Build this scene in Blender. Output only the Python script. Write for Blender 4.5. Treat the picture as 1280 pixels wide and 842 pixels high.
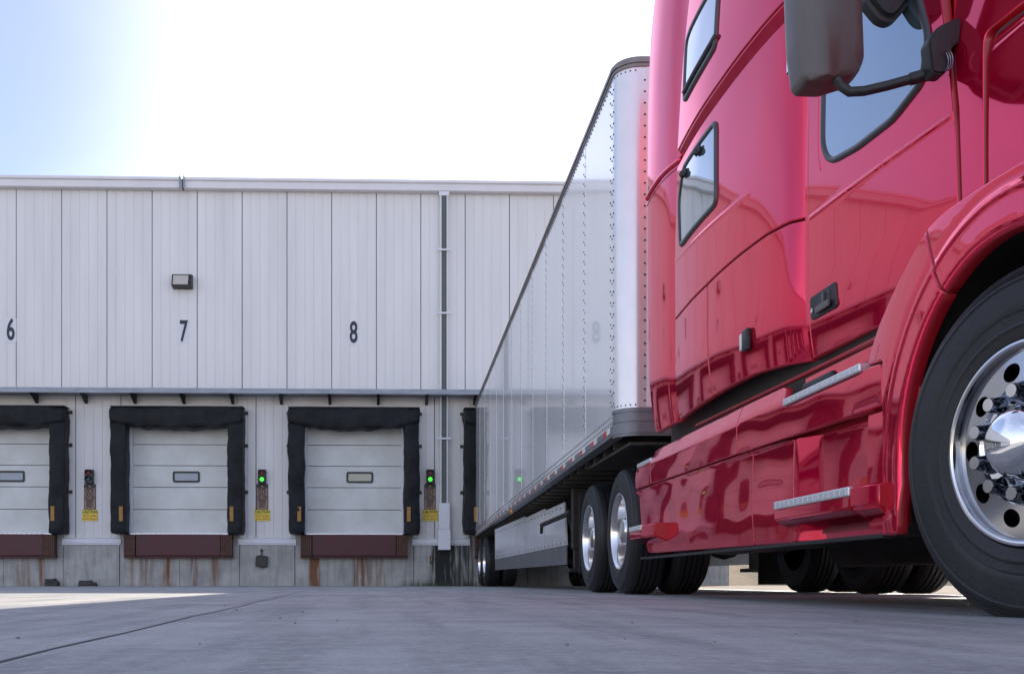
import bpy, bmesh, math, random
from mathutils import Vector, Matrix, noise
from mathutils.geometry import delaunay_2d_cdt
R = math.radians
random.seed(7)
sc = bpy.context.scene
for o in list(bpy.data.objects): bpy.data.objects.remove(o)
COL = sc.collection

# ------------------------------------------------------------------ camera, sky, sun, exposure
F, CX, CY, H = 1300.0, 500.0, 726.0, 0.103       # focal length and principal point measured on the 1280x842 photograph
cam = bpy.data.cameras.new('camera'); co = bpy.data.objects.new('camera', cam); COL.objects.link(co)
co.location = (0, 0, H); co.rotation_euler = (R(90), 0, 0)
cam.sensor_width = 36; cam.lens = F/1280*36
cam.shift_x = (640-CX)/1280; cam.shift_y = (CY-421)/1280
cam.clip_start = 0.02; cam.clip_end = 3000
sc.camera = co

SUN = Vector((0.78, 1.55, 1.0)).normalized()
w = bpy.data.worlds.new("World"); sc.world = w; w.use_nodes = True
nt = w.node_tree; bg = nt.nodes['Background']
sky = nt.nodes.new('ShaderNodeTexSky'); sky.sky_type = 'NISHITA'; sky.sun_disc = False
sky.sun_elevation = math.asin(SUN.z); sky.sun_rotation = math.atan2(SUN.x, SUN.y)
sky.air_density = 1.0; sky.dust_density = 0.35; sky.ozone_density = 5.0
tcw = nt.nodes.new('ShaderNodeTexCoord'); mpw = nt.nodes.new('ShaderNodeMapping'); mpw.inputs['Scale'].default_value = (1.2, 1.2, 3.2); mpw.inputs['Rotation'].default_value = (.3, .2, .4)
nzw = nt.nodes.new('ShaderNodeTexNoise'); nzw.inputs['Scale'].default_value = 2.2; nzw.inputs['Detail'].default_value = 7; nzw.inputs['Distortion'].default_value = .6
mrw = nt.nodes.new('ShaderNodeMapRange'); mrw.inputs[1].default_value = .45; mrw.inputs[2].default_value = .8; mrw.inputs[4].default_value = .16
mxw = nt.nodes.new('ShaderNodeMix'); mxw.data_type = 'RGBA'; mxw.inputs[7].default_value = (6.0, 6.2, 6.6, 1)
nt.links.new(tcw.outputs['Generated'], mpw.inputs[0]); nt.links.new(mpw.outputs[0], nzw.inputs['Vector']); nt.links.new(nzw.outputs[0], mrw.inputs[0])
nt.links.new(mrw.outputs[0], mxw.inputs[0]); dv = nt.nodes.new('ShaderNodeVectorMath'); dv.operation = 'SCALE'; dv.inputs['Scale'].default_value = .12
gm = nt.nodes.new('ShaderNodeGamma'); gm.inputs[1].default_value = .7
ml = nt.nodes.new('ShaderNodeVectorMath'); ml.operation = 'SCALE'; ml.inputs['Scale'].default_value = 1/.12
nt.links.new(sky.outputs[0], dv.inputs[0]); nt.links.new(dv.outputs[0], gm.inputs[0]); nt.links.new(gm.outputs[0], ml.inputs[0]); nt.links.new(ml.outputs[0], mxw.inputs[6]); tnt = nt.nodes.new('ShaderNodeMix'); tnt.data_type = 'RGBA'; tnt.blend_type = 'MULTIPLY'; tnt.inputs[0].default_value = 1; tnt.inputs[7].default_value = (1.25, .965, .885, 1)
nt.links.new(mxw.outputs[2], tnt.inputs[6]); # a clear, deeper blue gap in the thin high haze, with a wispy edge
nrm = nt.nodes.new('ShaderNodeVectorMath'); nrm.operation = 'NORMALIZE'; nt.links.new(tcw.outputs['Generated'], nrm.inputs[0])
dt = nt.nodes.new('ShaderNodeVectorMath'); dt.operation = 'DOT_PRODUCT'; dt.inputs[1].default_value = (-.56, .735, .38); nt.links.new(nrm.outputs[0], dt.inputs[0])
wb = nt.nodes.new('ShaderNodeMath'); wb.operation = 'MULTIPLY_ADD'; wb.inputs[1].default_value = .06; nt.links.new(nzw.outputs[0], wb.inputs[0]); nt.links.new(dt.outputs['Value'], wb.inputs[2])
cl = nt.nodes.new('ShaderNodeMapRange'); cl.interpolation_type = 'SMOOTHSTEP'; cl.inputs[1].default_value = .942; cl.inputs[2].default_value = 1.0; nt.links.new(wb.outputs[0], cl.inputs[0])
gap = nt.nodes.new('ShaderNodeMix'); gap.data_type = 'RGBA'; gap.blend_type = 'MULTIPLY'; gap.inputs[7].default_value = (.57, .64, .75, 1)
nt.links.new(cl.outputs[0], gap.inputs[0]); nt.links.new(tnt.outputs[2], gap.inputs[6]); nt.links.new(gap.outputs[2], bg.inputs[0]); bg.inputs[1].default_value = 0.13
sl = bpy.data.lights.new('sun', 'SUN'); sl.energy = 4.9; sl.angle = R(0.5); sl.color = (1.0, 0.90, 0.76)
so = bpy.data.objects.new('sun', sl); COL.objects.link(so); so.location = SUN*60
so.rotation_euler = (-SUN).to_track_quat('-Z', 'Y').to_euler()
vs = sc.view_settings; vs.view_transform = 'Standard'; vs.look = 'None'; vs.gamma = 1; vs.use_curve_mapping = False
vs.exposure = 1.2

# ------------------------------------------------------------------ materials
def mat(name, col, rough=.5, metal=0., coat=0., coatr=.03, ior=1.5, var=.0, vscale=3., vcol=None, bump=0., bscale=40., stretch=(1,1,1), emit=None, es=0.):
    m = bpy.data.materials.new(name); m.use_nodes = True
    n = m.node_tree.nodes; l = m.node_tree.links; p = n['Principled BSDF']
    c = (*col, 1)
    p.inputs['Base Color'].default_value = c
    p.inputs['Roughness'].default_value = rough; p.inputs['Metallic'].default_value = metal
    p.inputs['Coat Weight'].default_value = coat; p.inputs['Coat Roughness'].default_value = coatr; p.inputs['IOR'].default_value = ior
    if var or bump:
        tc = n.new('ShaderNodeTexCoord'); mp = n.new('ShaderNodeMapping'); mp.inputs['Scale'].default_value = stretch
        l.new(tc.outputs['Object'], mp.inputs[0])
    if var:
        t = n.new('ShaderNodeTexNoise'); t.inputs['Scale'].default_value = vscale; t.inputs['Detail'].default_value = 8; t.inputs['Roughness'].default_value = .65
        l.new(mp.outputs[0], t.inputs['Vector'])
        cr = n.new('ShaderNodeMapRange'); cr.inputs[1].default_value = .3; cr.inputs[2].default_value = .72; l.new(t.outputs[0], cr.inputs[0])
        mx = n.new('ShaderNodeMix'); mx.data_type = 'RGBA'
        mx.inputs[6].default_value = c
        v2 = vcol if vcol else tuple(x*(1-var) for x in col)
        mx.inputs[7].default_value = (*v2, 1); l.new(cr.outputs[0], mx.inputs[0]); l.new(mx.outputs[2], p.inputs['Base Color'])
        m['mixname'] = mx.name
    if bump:
        t2 = n.new('ShaderNodeTexNoise'); t2.inputs['Scale'].default_value = bscale; t2.inputs['Detail'].default_value = 6
        l.new(mp.outputs[0], t2.inputs['Vector'])
        b = n.new('ShaderNodeBump'); b.inputs['Strength'].default_value = bump; b.inputs['Distance'].default_value = .02
        l.new(t2.outputs[0], b.inputs['Height']); l.new(b.outputs[0], p.inputs['Normal'])
    if emit:
        p.inputs['Emission Color'].default_value = (*emit, 1); p.inputs['Emission Strength'].default_value = es
    return m

M = {}
M['red'] = mat('red_paint', (.90,.004,.065), .08, .75, .75, .012, 1.5, var=.08, vscale=1.3)
M['red'].node_tree.nodes['Principled BSDF'].inputs['Specular Tint'].default_value = (1, .30, .50, 1)
M['red'].node_tree.nodes['Principled BSDF'].inputs['Coat IOR'].default_value = 1.6
M['redshade'] = mat('red_paint_shaded', (.36,.005,.014), .4, 0, .3, .1)  # darker matte copy of the red, shade put into its colour
M['black'] = mat('black_plastic', (.018,.018,.02), .45, var=.4, vscale=9, bump=.1, bscale=120)
M['greyplastic'] = mat('grey_plastic', (.115,.098,.092), .42, var=.25, vscale=6, bump=.08, bscale=260)
M['gasket'] = mat('rubber_gasket', (.05,.05,.055), .4)
M['dark'] = mat('dark_undercarriage', (.012,.011,.011), .7, var=.5, vscale=5, vcol=(.03,.024,.018))
M['frame'] = mat('chassis_steel', (.03,.03,.03), .55, var=.4, vscale=4, vcol=(.06,.05,.04))
M['glass'] = mat('tinted_glass', (.24,.31,.36), .03, .75, 1, .0, 1.8)
M['alu'] = mat('polished_aluminium', (.80,.78,.76), .16, 1, var=.12, vscale=8)
M['chrome'] = mat('chrome', (.86,.87,.88), .03, 1)
M['chromedk'] = mat('dark_chrome', (.16,.18,.21), .10, 1, var=.3, vscale=20)
M['tread'] = mat('aluminium_tread', (.72,.73,.75), .42, .7, bump=.1, bscale=70)
M['alurim'] = mat('rim_disc', (.50,.50,.51), .10, 1, var=.2, vscale=8)
M['tyre'] = mat('tyre_rubber', (.006,.0065,.008), .55, var=.45, vscale=3.5, vcol=(.020,.020,.021), bump=.15, bscale=55)
M['trailer'] = mat('trailer_white', (.88,.88,.885), .2, .0, .7, .03, 1.5, var=.09, vscale=1.2, stretch=(1,1,.3), bump=.015, bscale=.9)
M['nose'] = mat('trailer_nose_metal', (.82,.81,.82), .24, .35, .4, .1, var=.12, vscale=3, bump=.05, bscale=6)
M['rail'] = mat('trailer_rail', (.30,.31,.33), .4, .6, var=.35, vscale=9, bump=.1, bscale=60)
M['toprail'] = mat('trailer_top_rail', (.27,.24,.22), .35, .6, var=.3, vscale=6)
M['bumperband'] = mat('trailer_nose_band', (.24,.25,.27), .5, .3, var=.3, vscale=8)
M['rivet'] = mat('rivet_steel', (.05,.048,.05), .5, .4)
M['tape_red'] = mat('tape_red', (.55,.03,.03), .3)
M['tape_white'] = mat('tape_white', (.75,.73,.68), .3)
M['skirt'] = mat('trailer_skirt_white', (.66,.67,.70), .3, 0, .5, .1, var=.2, vscale=2.5)
M['rubber'] = mat('rubber_flap', (.14,.145,.15), .6, var=.3, vscale=5)
M['floorwood'] = mat('trailer_underfloor', (.09,.07,.05), .8, var=.4, vscale=4)
M['wall'] = mat('white_wall_panel', (.76,.735,.715), .42, var=.15, vscale=1.4, stretch=(1.6,1,.16), bump=.02, bscale=8)
M['wallgroove'] = mat('wall_seam', (.10,.10,.11), .7)
M['fascia'] = mat('white_fascia', (.76,.73,.73), .4, var=.12, vscale=1.5)
M['canopy'] = mat('canopy_metal', (.30,.33,.37), .45, .3, var=.35, vscale=3, stretch=(1,1,4))
M['bracket'] = mat('bracket_steel', (.02,.02,.022), .6)
M['door'] = mat('dock_door_paint', (.68,.69,.67), .45, var=.10, vscale=1.6, vcol=(.55,.55,.50))
M['seal'] = mat('black_seal_vinyl', (.006,.0065,.008), .5, var=.6, vscale=3.5, vcol=(.018,.020,.024), bump=.5, bscale=9)
M['seal'].node_tree.nodes['Principled BSDF'].inputs['Specular IOR Level'].default_value = .16
M['yellow'] = mat('yellow_guide', (.40,.20,.04), .6, var=.35, vscale=14)
M['maroon'] = mat('maroon_leveller', (.085,.012,.018), .55, var=.45, vscale=7, vcol=(.06,.02,.02), bump=.1, bscale=40)
M['bumper'] = mat('dock_bumper', (.055,.025,.022), .75, var=.5, vscale=9, vcol=(.12,.05,.03), bump=.5, bscale=30)
M['spoutdark'] = mat('downspout_green', (.10,.115,.10), .55, var=.2, vscale=4)
M['white'] = mat('white_paint', (.70,.70,.73), .45, var=.08, vscale=5)
M['number'] = mat('number_black', (.015,.02,.035), .5)
M['signbrown'] = mat('sign_brown', (.36,.22,.15), .5, var=.2, vscale=30)
M['signblack'] = mat('sign_black', (.012,.012,.016), .45)
M['signyellow'] = mat('sign_yellow', (.95,.72,.06), .45, var=.1, vscale=20)
M['redtext'] = mat('sign_red_text', (.35,.06,.02), .5)
M['lensred'] = mat('lens_red', (.22,.02,.03), .25)
M['lensgreen'] = mat('lens_green_off', (.02,.10,.08), .25)
M['lensgreenon'] = mat('lens_green_lit', (.1,.8,.1), .3, emit=(.06,1.,.05), es=.65)
M['lamp'] = mat('lamp_glass', (.52,.48,.42), .3, var=.2, vscale=20)
M['paneglass'] = mat('door_pane', (.20,.24,.30), .12, 0, .5, .05)
M['panewarm'] = mat('door_pane_warm', (.32,.31,.22), .15, 0, .5, .05)
M['amber'] = mat('amber_lens', (.8,.25,.02), .2)
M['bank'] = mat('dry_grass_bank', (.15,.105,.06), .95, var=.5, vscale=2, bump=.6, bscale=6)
M['tar'] = mat('tar_joint', (.05,.05,.055), .7, var=.4, vscale=6)

def ground_mat():
    m = bpy.data.materials.new('yard_concrete'); m.use_nodes = True
    n = m.node_tree.nodes; l = m.node_tree.links; p = n['Principled BSDF']
    tc = n.new('ShaderNodeTexCoord')
    def nz(scale, st, det=8, rough=.6, rot=0):
        mp = n.new('ShaderNodeMapping'); mp.inputs['Scale'].default_value = st; mp.inputs['Rotation'].default_value = (0,0,rot)
        l.new(tc.outputs['Object'], mp.inputs[0])
        t = n.new('ShaderNodeTexNoise'); t.inputs['Scale'].default_value = scale; t.inputs['Detail'].default_value = det; t.inputs['Roughness'].default_value = rough
        l.new(mp.outputs[0], t.inputs['Vector']); return t.outputs[0]
    def rng(v, a, b, c=0., d=1.):
        r = n.new('ShaderNodeMapRange'); r.inputs[1].default_value = a; r.inputs[2].default_value = b; r.inputs[3].default_value = c; r.inputs[4].default_value = d
        l.new(v, r.inputs[0]); return r.outputs[0]
    def mix(f, a, b):
        x = n.new('ShaderNodeMix'); x.data_type = 'RGBA'; l.new(f, x.inputs[0])
        for i, v in ((6, a), (7, b)):
            if isinstance(v, tuple): x.inputs[i].default_value = (*v, 1)
            else: l.new(v, x.inputs[i])
        return x.outputs[2]
    base = mix(rng(nz(.9, (1,1,1)), .32, .68), (.42,.425,.40), (.255,.262,.255))
    base = mix(rng(nz(1.6, (3.2,.35,1), rot=.15), .46, .66, 0, .8), base, (.155,.16,.16))      # tyre scuffs running towards the docks
    base = mix(rng(nz(1.1, (.4,2.6,1), rot=-.35), .5, .7, 0, .7), base, (.175,.18,.178))        # curved turning scuffs
    base = mix(rng(nz(5.5, (1,.7,1), 6, .65, rot=.3), .45, .68, 0, .45), base, (.19,.195,.192))
    base = mix(rng(nz(26, (1,1,1), 6, .75), .46, .68, 0, .85), base, (.37,.365,.36))
    base = mix(rng(nz(110, (1,1,1), 4, .75), .54, .70, 0, .75), base, (.11,.11,.11))
    l.new(base, p.inputs['Base Color'])
    rr = rng(nz(2.2, (1,1,1)), .3, .7, .62, .82); l.new(rr, p.inputs['Roughness'])
    p.inputs['Specular IOR Level'].default_value = .3
    b = n.new('ShaderNodeBump'); b.inputs['Strength'].default_value = .35; b.inputs['Distance'].default_value = .008
    l.new(nz(60, (1,1,1), 6, .7), b.inputs['Height'])
    b2 = n.new('ShaderNodeBump'); b2.inputs['Strength'].default_value = .5; b2.inputs['Distance'].default_value = .03
    l.new(nz(1.7, (1,.6,1), 4, .5), b2.inputs['Height']); l.new(b.outputs[0], b2.inputs['Normal']); l.new(b2.outputs[0], p.inputs['Normal'])
    return m
M['ground'] = ground_mat()
def shade_bank():
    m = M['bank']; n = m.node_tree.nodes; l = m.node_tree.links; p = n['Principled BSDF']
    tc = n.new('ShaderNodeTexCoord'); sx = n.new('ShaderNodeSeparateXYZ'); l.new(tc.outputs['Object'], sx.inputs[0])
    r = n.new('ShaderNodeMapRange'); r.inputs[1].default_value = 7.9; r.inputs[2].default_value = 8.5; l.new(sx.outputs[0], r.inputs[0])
    x = n.new('ShaderNodeMix'); x.data_type = 'RGBA'; l.new(r.outputs[0], x.inputs[0]); l.new(n[m['mixname']].outputs[2], x.inputs[6]); x.inputs[7].default_value = (.018,.018,.010,1)  # shade put into the bank colour, keeping the space under the truck black
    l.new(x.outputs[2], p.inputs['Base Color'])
shade_bank()

# ------------------------------------------------------------------ helpers
WORLD = {}
def wm(o): return WORLD.get(o.name, Matrix.Identity(4))
def link(o, parent=None, label=None, cat=None, group=None, kind=None):
    COL.objects.link(o)
    if parent: o.parent = parent
    if label: o['label'] = label
    if cat: o['category'] = cat
    if group: o['group'] = group
    if kind: o['kind'] = kind
    return o
def empty(name, loc=(0,0,0), rz=0., parent=None, **k):
    o = bpy.data.objects.new(name, None); o.empty_display_size = .2
    o.location = loc; o.rotation_euler = (0,0,rz); link(o, parent, **k)
    WORLD[o.name] = (wm(parent) if parent else Matrix.Identity(4)) @ (Matrix.Translation(loc) @ Matrix.Rotation(rz, 4, 'Z'))
    return o
def obj(name, bm, mats, parent=None, local=False, smooth=None, normals=None, **k):
    """bm in world coordinates unless local"""
    me = bpy.data.meshes.new(name)
    bm.normal_update(); bm.to_mesh(me); bm.free()
    if not isinstance(mats, (list, tuple)): mats = [mats]
    for m in mats: me.materials.append(M[m] if isinstance(m, str) else m)
    if parent and not local:
        inv = wm(parent).inverted(); me.transform(inv)
        if normals: normals = [(inv.to_3x3() @ Vector(q)) for q in normals]
    if smooth is not None:
        me.shade_smooth()
        if smooth < 180: me.set_sharp_from_angle(angle=R(smooth))
    if normals:
        me.shade_smooth(); me.normals_split_custom_set_from_vertices(normals)
    o = bpy.data.objects.new(name, me)
    WORLD[o.name] = wm(parent) if parent else Matrix.Identity(4)
    return link(o, parent, **k)
def copy_tree(o, parent=None, loc=None):
    c = o.copy(); COL.objects.link(c)
    if parent: c.parent = parent
    if loc is not None: c.location = loc
    for ch in [x for x in COL.objects if x.parent == o]: copy_tree(ch, c)
    return c
def box(bm, x0, x1, y0, y1, z0, z1, bev=0., mi=0, seg=2):
    g = bmesh.ops.create_cube(bm, size=1)
    vv = g['verts']
    for v in vv:
        v.co = Vector((x0 if v.co.x < 0 else x1, y0 if v.co.y < 0 else y1, z0 if v.co.z < 0 else z1))
    fs = list({f for v in vv for f in v.link_faces})
    for f in fs: f.material_index = mi
    if bev > 0:
        es = list({e for v in vv for e in v.link_edges})
        r = bmesh.ops.bevel(bm, geom=es, offset=bev, segments=seg, affect='EDGES', profile=.5)
        for f in r['faces']: f.material_index = mi
        return r['verts']
    return vv
def prism(bm, pts, axis, a, b, mi=0):
    """extrude polygon of 2D pts along axis from a to b; 2D are the remaining axes in order"""
    def mk(p, t):
        return {'x': (t, p[0], p[1]), 'y': (p[0], t, p[1]), 'z': (p[0], p[1], t)}[axis]
    A = [bm.verts.new(mk(p, a)) for p in pts]; B = [bm.verts.new(mk(p, b)) for p in pts]
    n = len(pts); fs = []
    for i in range(n): fs.append(bm.faces.new((A[i], A[(i+1) % n], B[(i+1) % n], B[i])))
    fs.append(bm.faces.new(A[::-1])); fs.append(bm.faces.new(B))
    for f in fs: f.material_index = mi
    bmesh.ops.recalc_face_normals(bm, faces=fs)
    return A+B
def tube(bm, path, rad, seg=12, mi=0, cap=True):
    path = [Vector(p) for p in path]; rings = []
    up = None
    for i, p in enumerate(path):
        d = (path[min(i+1, len(path)-1)] - path[max(i-1, 0)]).normalized()
        if up is None: up = Vector((0,0,1)) if abs(d.z) < .9 else Vector((1,0,0))
        u = d.cross(up).normalized(); v = u.cross(d).normalized(); up = v
        r = rad[i] if isinstance(rad, (list, tuple)) else rad
        rings.append([bm.verts.new(p + (u*math.cos(t)+v*math.sin(t))*r) for t in [2*math.pi*k/seg for k in range(seg)]])
    for a, b in zip(rings, rings[1:]):
        for k in range(seg):
            f = bm.faces.new((a[k], a[(k+1) % seg], b[(k+1) % seg], b[k])); f.material_index = mi
    if cap:
        for r_ in (rings[0], rings[-1]):
            f = bm.faces.new(r_); f.material_index = mi
def lathe(bm, prof, seg=64, mi=0, axis='x', closed=False):
    """prof: (a, r); axis coordinate x=-a (outwards is -X)"""
    rings = []
    for a, r in prof:
        rings.append([bm.verts.new((-a, r*math.cos(2*math.pi*k/seg), r*math.sin(2*math.pi*k/seg))) for k in range(seg)] if r > 1e-5 else [bm.verts.new((-a, 0, 0))])
    pairs = list(zip(rings, rings[1:]))
    if closed: pairs.append((rings[-1], rings[0]))
    for A, B in pairs:
        for k in range(seg):
            k2 = (k+1) % seg
            if len(A) == 1 and len(B) == 1: continue
            if len(A) == 1: f = bm.faces.new((A[0], B[k], B[k2]))
            elif len(B) == 1: f = bm.faces.new((A[k], A[k2], B[0]))
            else: f = bm.faces.new((A[k], A[k2], B[k2], B[k]))
            f.material_index = mi
def catmull(pts, t):
    """pts sorted [(x, y)]; smooth interpolation"""
    if t <= pts[0][0]:
        a, b = pts[0], pts[1]; return a[1] + (b[1]-a[1])/(b[0]-a[0])*(t-a[0])
    if t >= pts[-1][0]:
        a, b = pts[-2], pts[-1]; return b[1] + (b[1]-a[1])/(b[0]-a[0])*(t-b[0])
    for i in range(len(pts)-1):
        if pts[i][0] <= t <= pts[i+1][0]: break
    x0, y0 = pts[i]; x1, y1 = pts[i+1]
    def sl(j):
        if j <= 0: return (pts[1][1]-pts[0][1])/(pts[1][0]-pts[0][0])
        if j >= len(pts)-1: return (pts[-1][1]-pts[-2][1])/(pts[-1][0]-pts[-2][0])
        return (pts[j+1][1]-pts[j-1][1])/(pts[j+1][0]-pts[j-1][0])
    h = x1-x0; s = (t-x0)/h
    return (2*s**3-3*s**2+1)*y0 + (s**3-2*s**2+s)*h*sl(i) + (-2*s**3+3*s**2)*y1 + (s**3-s**2)*h*sl(i+1)
def rpoly(pts, r, seg=5):
    n = len(pts); out = []
    for i in range(n):
        p0, p, p1 = Vector(pts[i-1]), Vector(pts[i]), Vector(pts[(i+1) % n])
        rr = r[i] if isinstance(r, (list, tuple)) else r
        if rr <= 0: out.append(tuple(p)); continue
        a, b = (p0-p), (p1-p); ra = min(rr, a.length*.45); rb = min(rr, b.length*.45)
        A = p + a.normalized()*ra; B = p + b.normalized()*rb
        for k in range(seg+1):
            t = k/seg; out.append(tuple(A*(1-t)**2 + p*2*t*(1-t) + B*t*t))
    return out
def dens(pts, step):
    out = []
    n = len(pts)
    for i in range(n):
        a, b = Vector(pts[i]), Vector(pts[(i+1) % n]); k = max(1, int((b-a).length/step + .5))
        if (b-a).length < 1e-6: continue
        for j in range(k): out.append(a + (b-a)*j/k)
    return out
def inpoly(p, poly):
    c = False; n = len(poly); j = n-1
    for i in range(n):
        a, b = poly[i], poly[j]
        if (a[1] > p[1]) != (b[1] > p[1]) and p[0] < (b[0]-a[0])*(p[1]-a[1])/(b[1]-a[1])+a[0]: c = not c
        j = i
    return c
def area(p): return .5*sum(p[i-1][0]*p[i][1]-p[i][0]*p[i-1][1] for i in range(len(p)))
def offset(poly, d):
    n = len(poly); out = []
    for i in range(n):
        a = (poly[i]-poly[i-1]).normalized(); b = (poly[(i+1) % n]-poly[i]).normalized()
        na, nb = Vector((-a.y, a.x)), Vector((-b.y, b.x)); m = (na+nb)
        if m.length < 1e-4: m = na
        m.normalize(); k = 1/max(.5, m.dot(na)); out.append(poly[i] + m*d*k)
    return out
def snorm(surf, y, z):
    e = .004
    return Vector((-1, (surf(y+e, z)-surf(y-e, z))/(2*e), (surf(y, z+e)-surf(y, z-e))/(2*e))).normalized()
def panel(name, poly, surf, m, parent, r=.012, thick=.03, step=.07, rnd=.007, lift=0., extra=(), **k):
    """body panel: polygon in (Y,Z) carried on the outer surface X = surf(Y,Z), with a rolled edge and thickness"""
    P = dens(rpoly(poly, r) if r else poly, .03)
    if area(P) < 0: P = P[::-1]
    # weld almost coincident points
    Q = []
    for p in P:
        if not Q or (p-Q[-1]).length > .002: Q.append(p)
    if (Q[0]-Q[-1]).length < .002: Q.pop()
    P = Q
    inner, mid = offset(P, rnd), offset(P, rnd*.35)
    ys = [p.x for p in P]; zs = [p.y for p in P]
    pts = list(inner); n = len(inner)
    y = min(ys)+step*.5
    chk = offset(P, rnd+step*.35)
    while y < max(ys):
        z = min(zs)+step*.5
        while z < max(zs):
            if inpoly((y, z), chk): pts.append(Vector((y, z)))
            z += step
        y += step
    pts += [Vector(q) for q in extra if inpoly(q, chk)]
    res = delaunay_2d_cdt(pts, [], [list(range(n))], 1, 1e-5)
    V, Fc = res[0], res[2]
    bm = bmesh.new(); nor = []
    vs_ = []
    for v in V:
        vs_.append(bm.verts.new((surf(v.x, v.y)-lift, v.x, v.y))); nor.append(snorm(surf, v.x, v.y))
    for f in Fc:
        try: bm.faces.new([vs_[i] for i in f])
        except ValueError: pass
    lookup = {}
    for i, o_ in enumerate(res[3]):
        for q in o_: lookup[q] = i
    ring0 = [vs_[lookup[i]] for i in range(n)]
    rings = [ring0]
    for (ring, dx, tilt) in ((mid, rnd*.3, .8), (P, rnd, 2.5), (P, thick, 50)):
        cur = []
        for i in range(n):
            p = ring[i]; a = (P[(i+1) % n]-P[i-1]).normalized(); out = Vector((0, a.y, -a.x))
            cur.append(bm.verts.new((surf(p.x, p.y)-lift+dx, p.x, p.y)))
            nor.append((snorm(surf, p.x, p.y)+out*tilt).normalized())
        rings.append(cur)
    for a, b in zip(rings, rings[1:]):
        for i in range(n):
            j = (i+1) % n
            try:
                f_ = bm.faces.new((a[i], a[j], b[j], b[i]))
                if b is rings[-1] or b is rings[-2]: f_.material_index = 1  # edges take the darker red so they don't mirror the bright yard
            except ValueError: pass
    bmesh.ops.recalc_face_normals(bm, faces=bm.faces)
    bm.faces.ensure_lookup_table(); bm.normal_update()
    if sum(f.normal.x*f.calc_area() for f in bm.faces if abs(f.normal.x) > .5) > 0: bmesh.ops.reverse_faces(bm, faces=bm.faces)
    return obj(name, bm, [m, 'redshade'] if m == 'red' else [m, m], parent, normals=nor, **k)
def surf_tube(bm, pts, surf, rad, lift=0., step=.03, closed=False, seg=8):
    path = dens(pts, step)
    if not closed: path = path[:max(1, len(path)-int((Vector(pts[0])-Vector(pts[-1])).length/step+.5))] + [Vector(pts[-1])]
    P3 = [Vector((surf(p.x, p.y)-lift, p.x, p.y)) for p in path]
    if closed: P3 = P3 + [P3[0], P3[1]]
    tube(bm, P3, rad, seg, cap=not closed)
def ring_frame(name, poly, surf, m, parent, wd=.02, lift=.006, r=.05, **k):
    """gasket: flat-oval ring that follows a rounded polygon on the surface"""
    P = dens(rpoly(poly, r, 6), .03)
    if area(P) < 0: P = P[::-1]
    bm = bmesh.new(); rings = []
    for off, dx in ((0, -.003), (wd*.15, lift*.8), (wd*.5, lift), (wd*.85, lift*.8), (wd, -.004)):
        q = offset(P, off); rings.append([bm.verts.new((surf(p.x, p.y)-dx, p.x, p.y)) for p in q])
    n = len(P)
    for a, b in zip(rings, rings[1:]):
        for i in range(n):
            bm.faces.new((a[i], a[(i+1) % n], b[(i+1) % n], b[i]))
    bmesh.ops.recalc_face_normals(bm, faces=bm.faces)
    bm.normal_update()
    if sum(f.normal.x*f.calc_area() for f in bm.faces) > 0: bmesh.ops.reverse_faces(bm, faces=bm.faces)
    return obj(name, bm, m, parent, smooth=60, **k)
def text_mesh(name, s, size, m, parent, loc, sx=1., align='CENTER', bold=0., depth=.004, local_rot=None, label=None):
    cu = bpy.data.curves.new(name, 'FONT'); cu.body = s; cu.size = size; cu.align_x = align; cu.align_y = 'CENTER'
    cu.offset = bold; cu.extrude = depth; cu.space_character = 1.0
    t = bpy.data.objects.new(name+'_src', cu); COL.objects.link(t)
    dg = bpy.context.evaluated_depsgraph_get(); me = bpy.data.meshes.new_from_object(t.evaluated_get(dg))
    bpy.data.objects.remove(t)
    me.transform(Matrix.Translation(loc) @ Matrix.Rotation(R(90), 4, 'X') @ Matrix.Diagonal((sx, 1, 1, 1)))
    me.materials.clear(); me.materials.append(M[m])
    o = bpy.data.objects.new(name, me); link(o, parent, label=label); WORLD[o.name] = wm(parent)
    return o
def softbox(bm, x0, x1, y0, y1, z0, z1, amp=.02, n=(4,4,24), seed=0, freq=3., rnd=.05, sag=0.):
    """upholstered pad: rounded box with creases; local coordinates"""
    nx, ny, nz = n
    g = bmesh.ops.create_cube(bm, size=1); vv = g['verts']
    def cut(axis, k):
        geom = None
        for i in range(1, k):
            t = -.5+i/k
            d = Vector((0,0,0)); d[axis] = 1; c = Vector((0,0,0)); c[axis] = t
            vs2 = set(vv_all()); es = {e for v in vs2 for e in v.link_edges}; fs = {f for v in vs2 for f in v.link_faces}
            bmesh.ops.bisect_plane(bm, geom=list(vs2)+list(es)+list(fs), plane_co=c, plane_no=d)
    base = set(bm.verts)-set(vv)
    def vv_all(): return [v for v in bm.verts if v not in base]
    cut(0, nx); cut(1, ny); cut(2, nz)
    L = Vector((x1-x0, y1-y0, z1-z0)); C = Vector(((x0+x1)/2, (y0+y1)/2, (z0+z1)/2))
    for v in vv_all():
        q = Vector((v.co.x*L.x, v.co.y*L.y, v.co.z*L.z))
        h = L/2; ad = [max(0, abs(q[i])-(h[i]-rnd)) for i in range(3)]
        e = Vector([math.copysign(ad[i], q[i]) for i in range(3)])
        if e.length > rnd: 
            inn = q-e; q = inn + e.normalized()*rnd
        nn = noise.noise_vector((q+C)*freq+Vector((seed*7.3,seed,0)))
        n2 = noise.noise_vector((q+C)*freq*3.1+Vector((seed*3.3,seed,5)))
        q = q + Vector((nn.x*.6, nn.y, nn.z*.3))*amp*1.6 + n2*amp*.6
        if sag: q.z -= sag*(1-(2*q.x/L.x)**2)*(.5-v.co.z)
        v.co = C+q
    return

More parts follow.
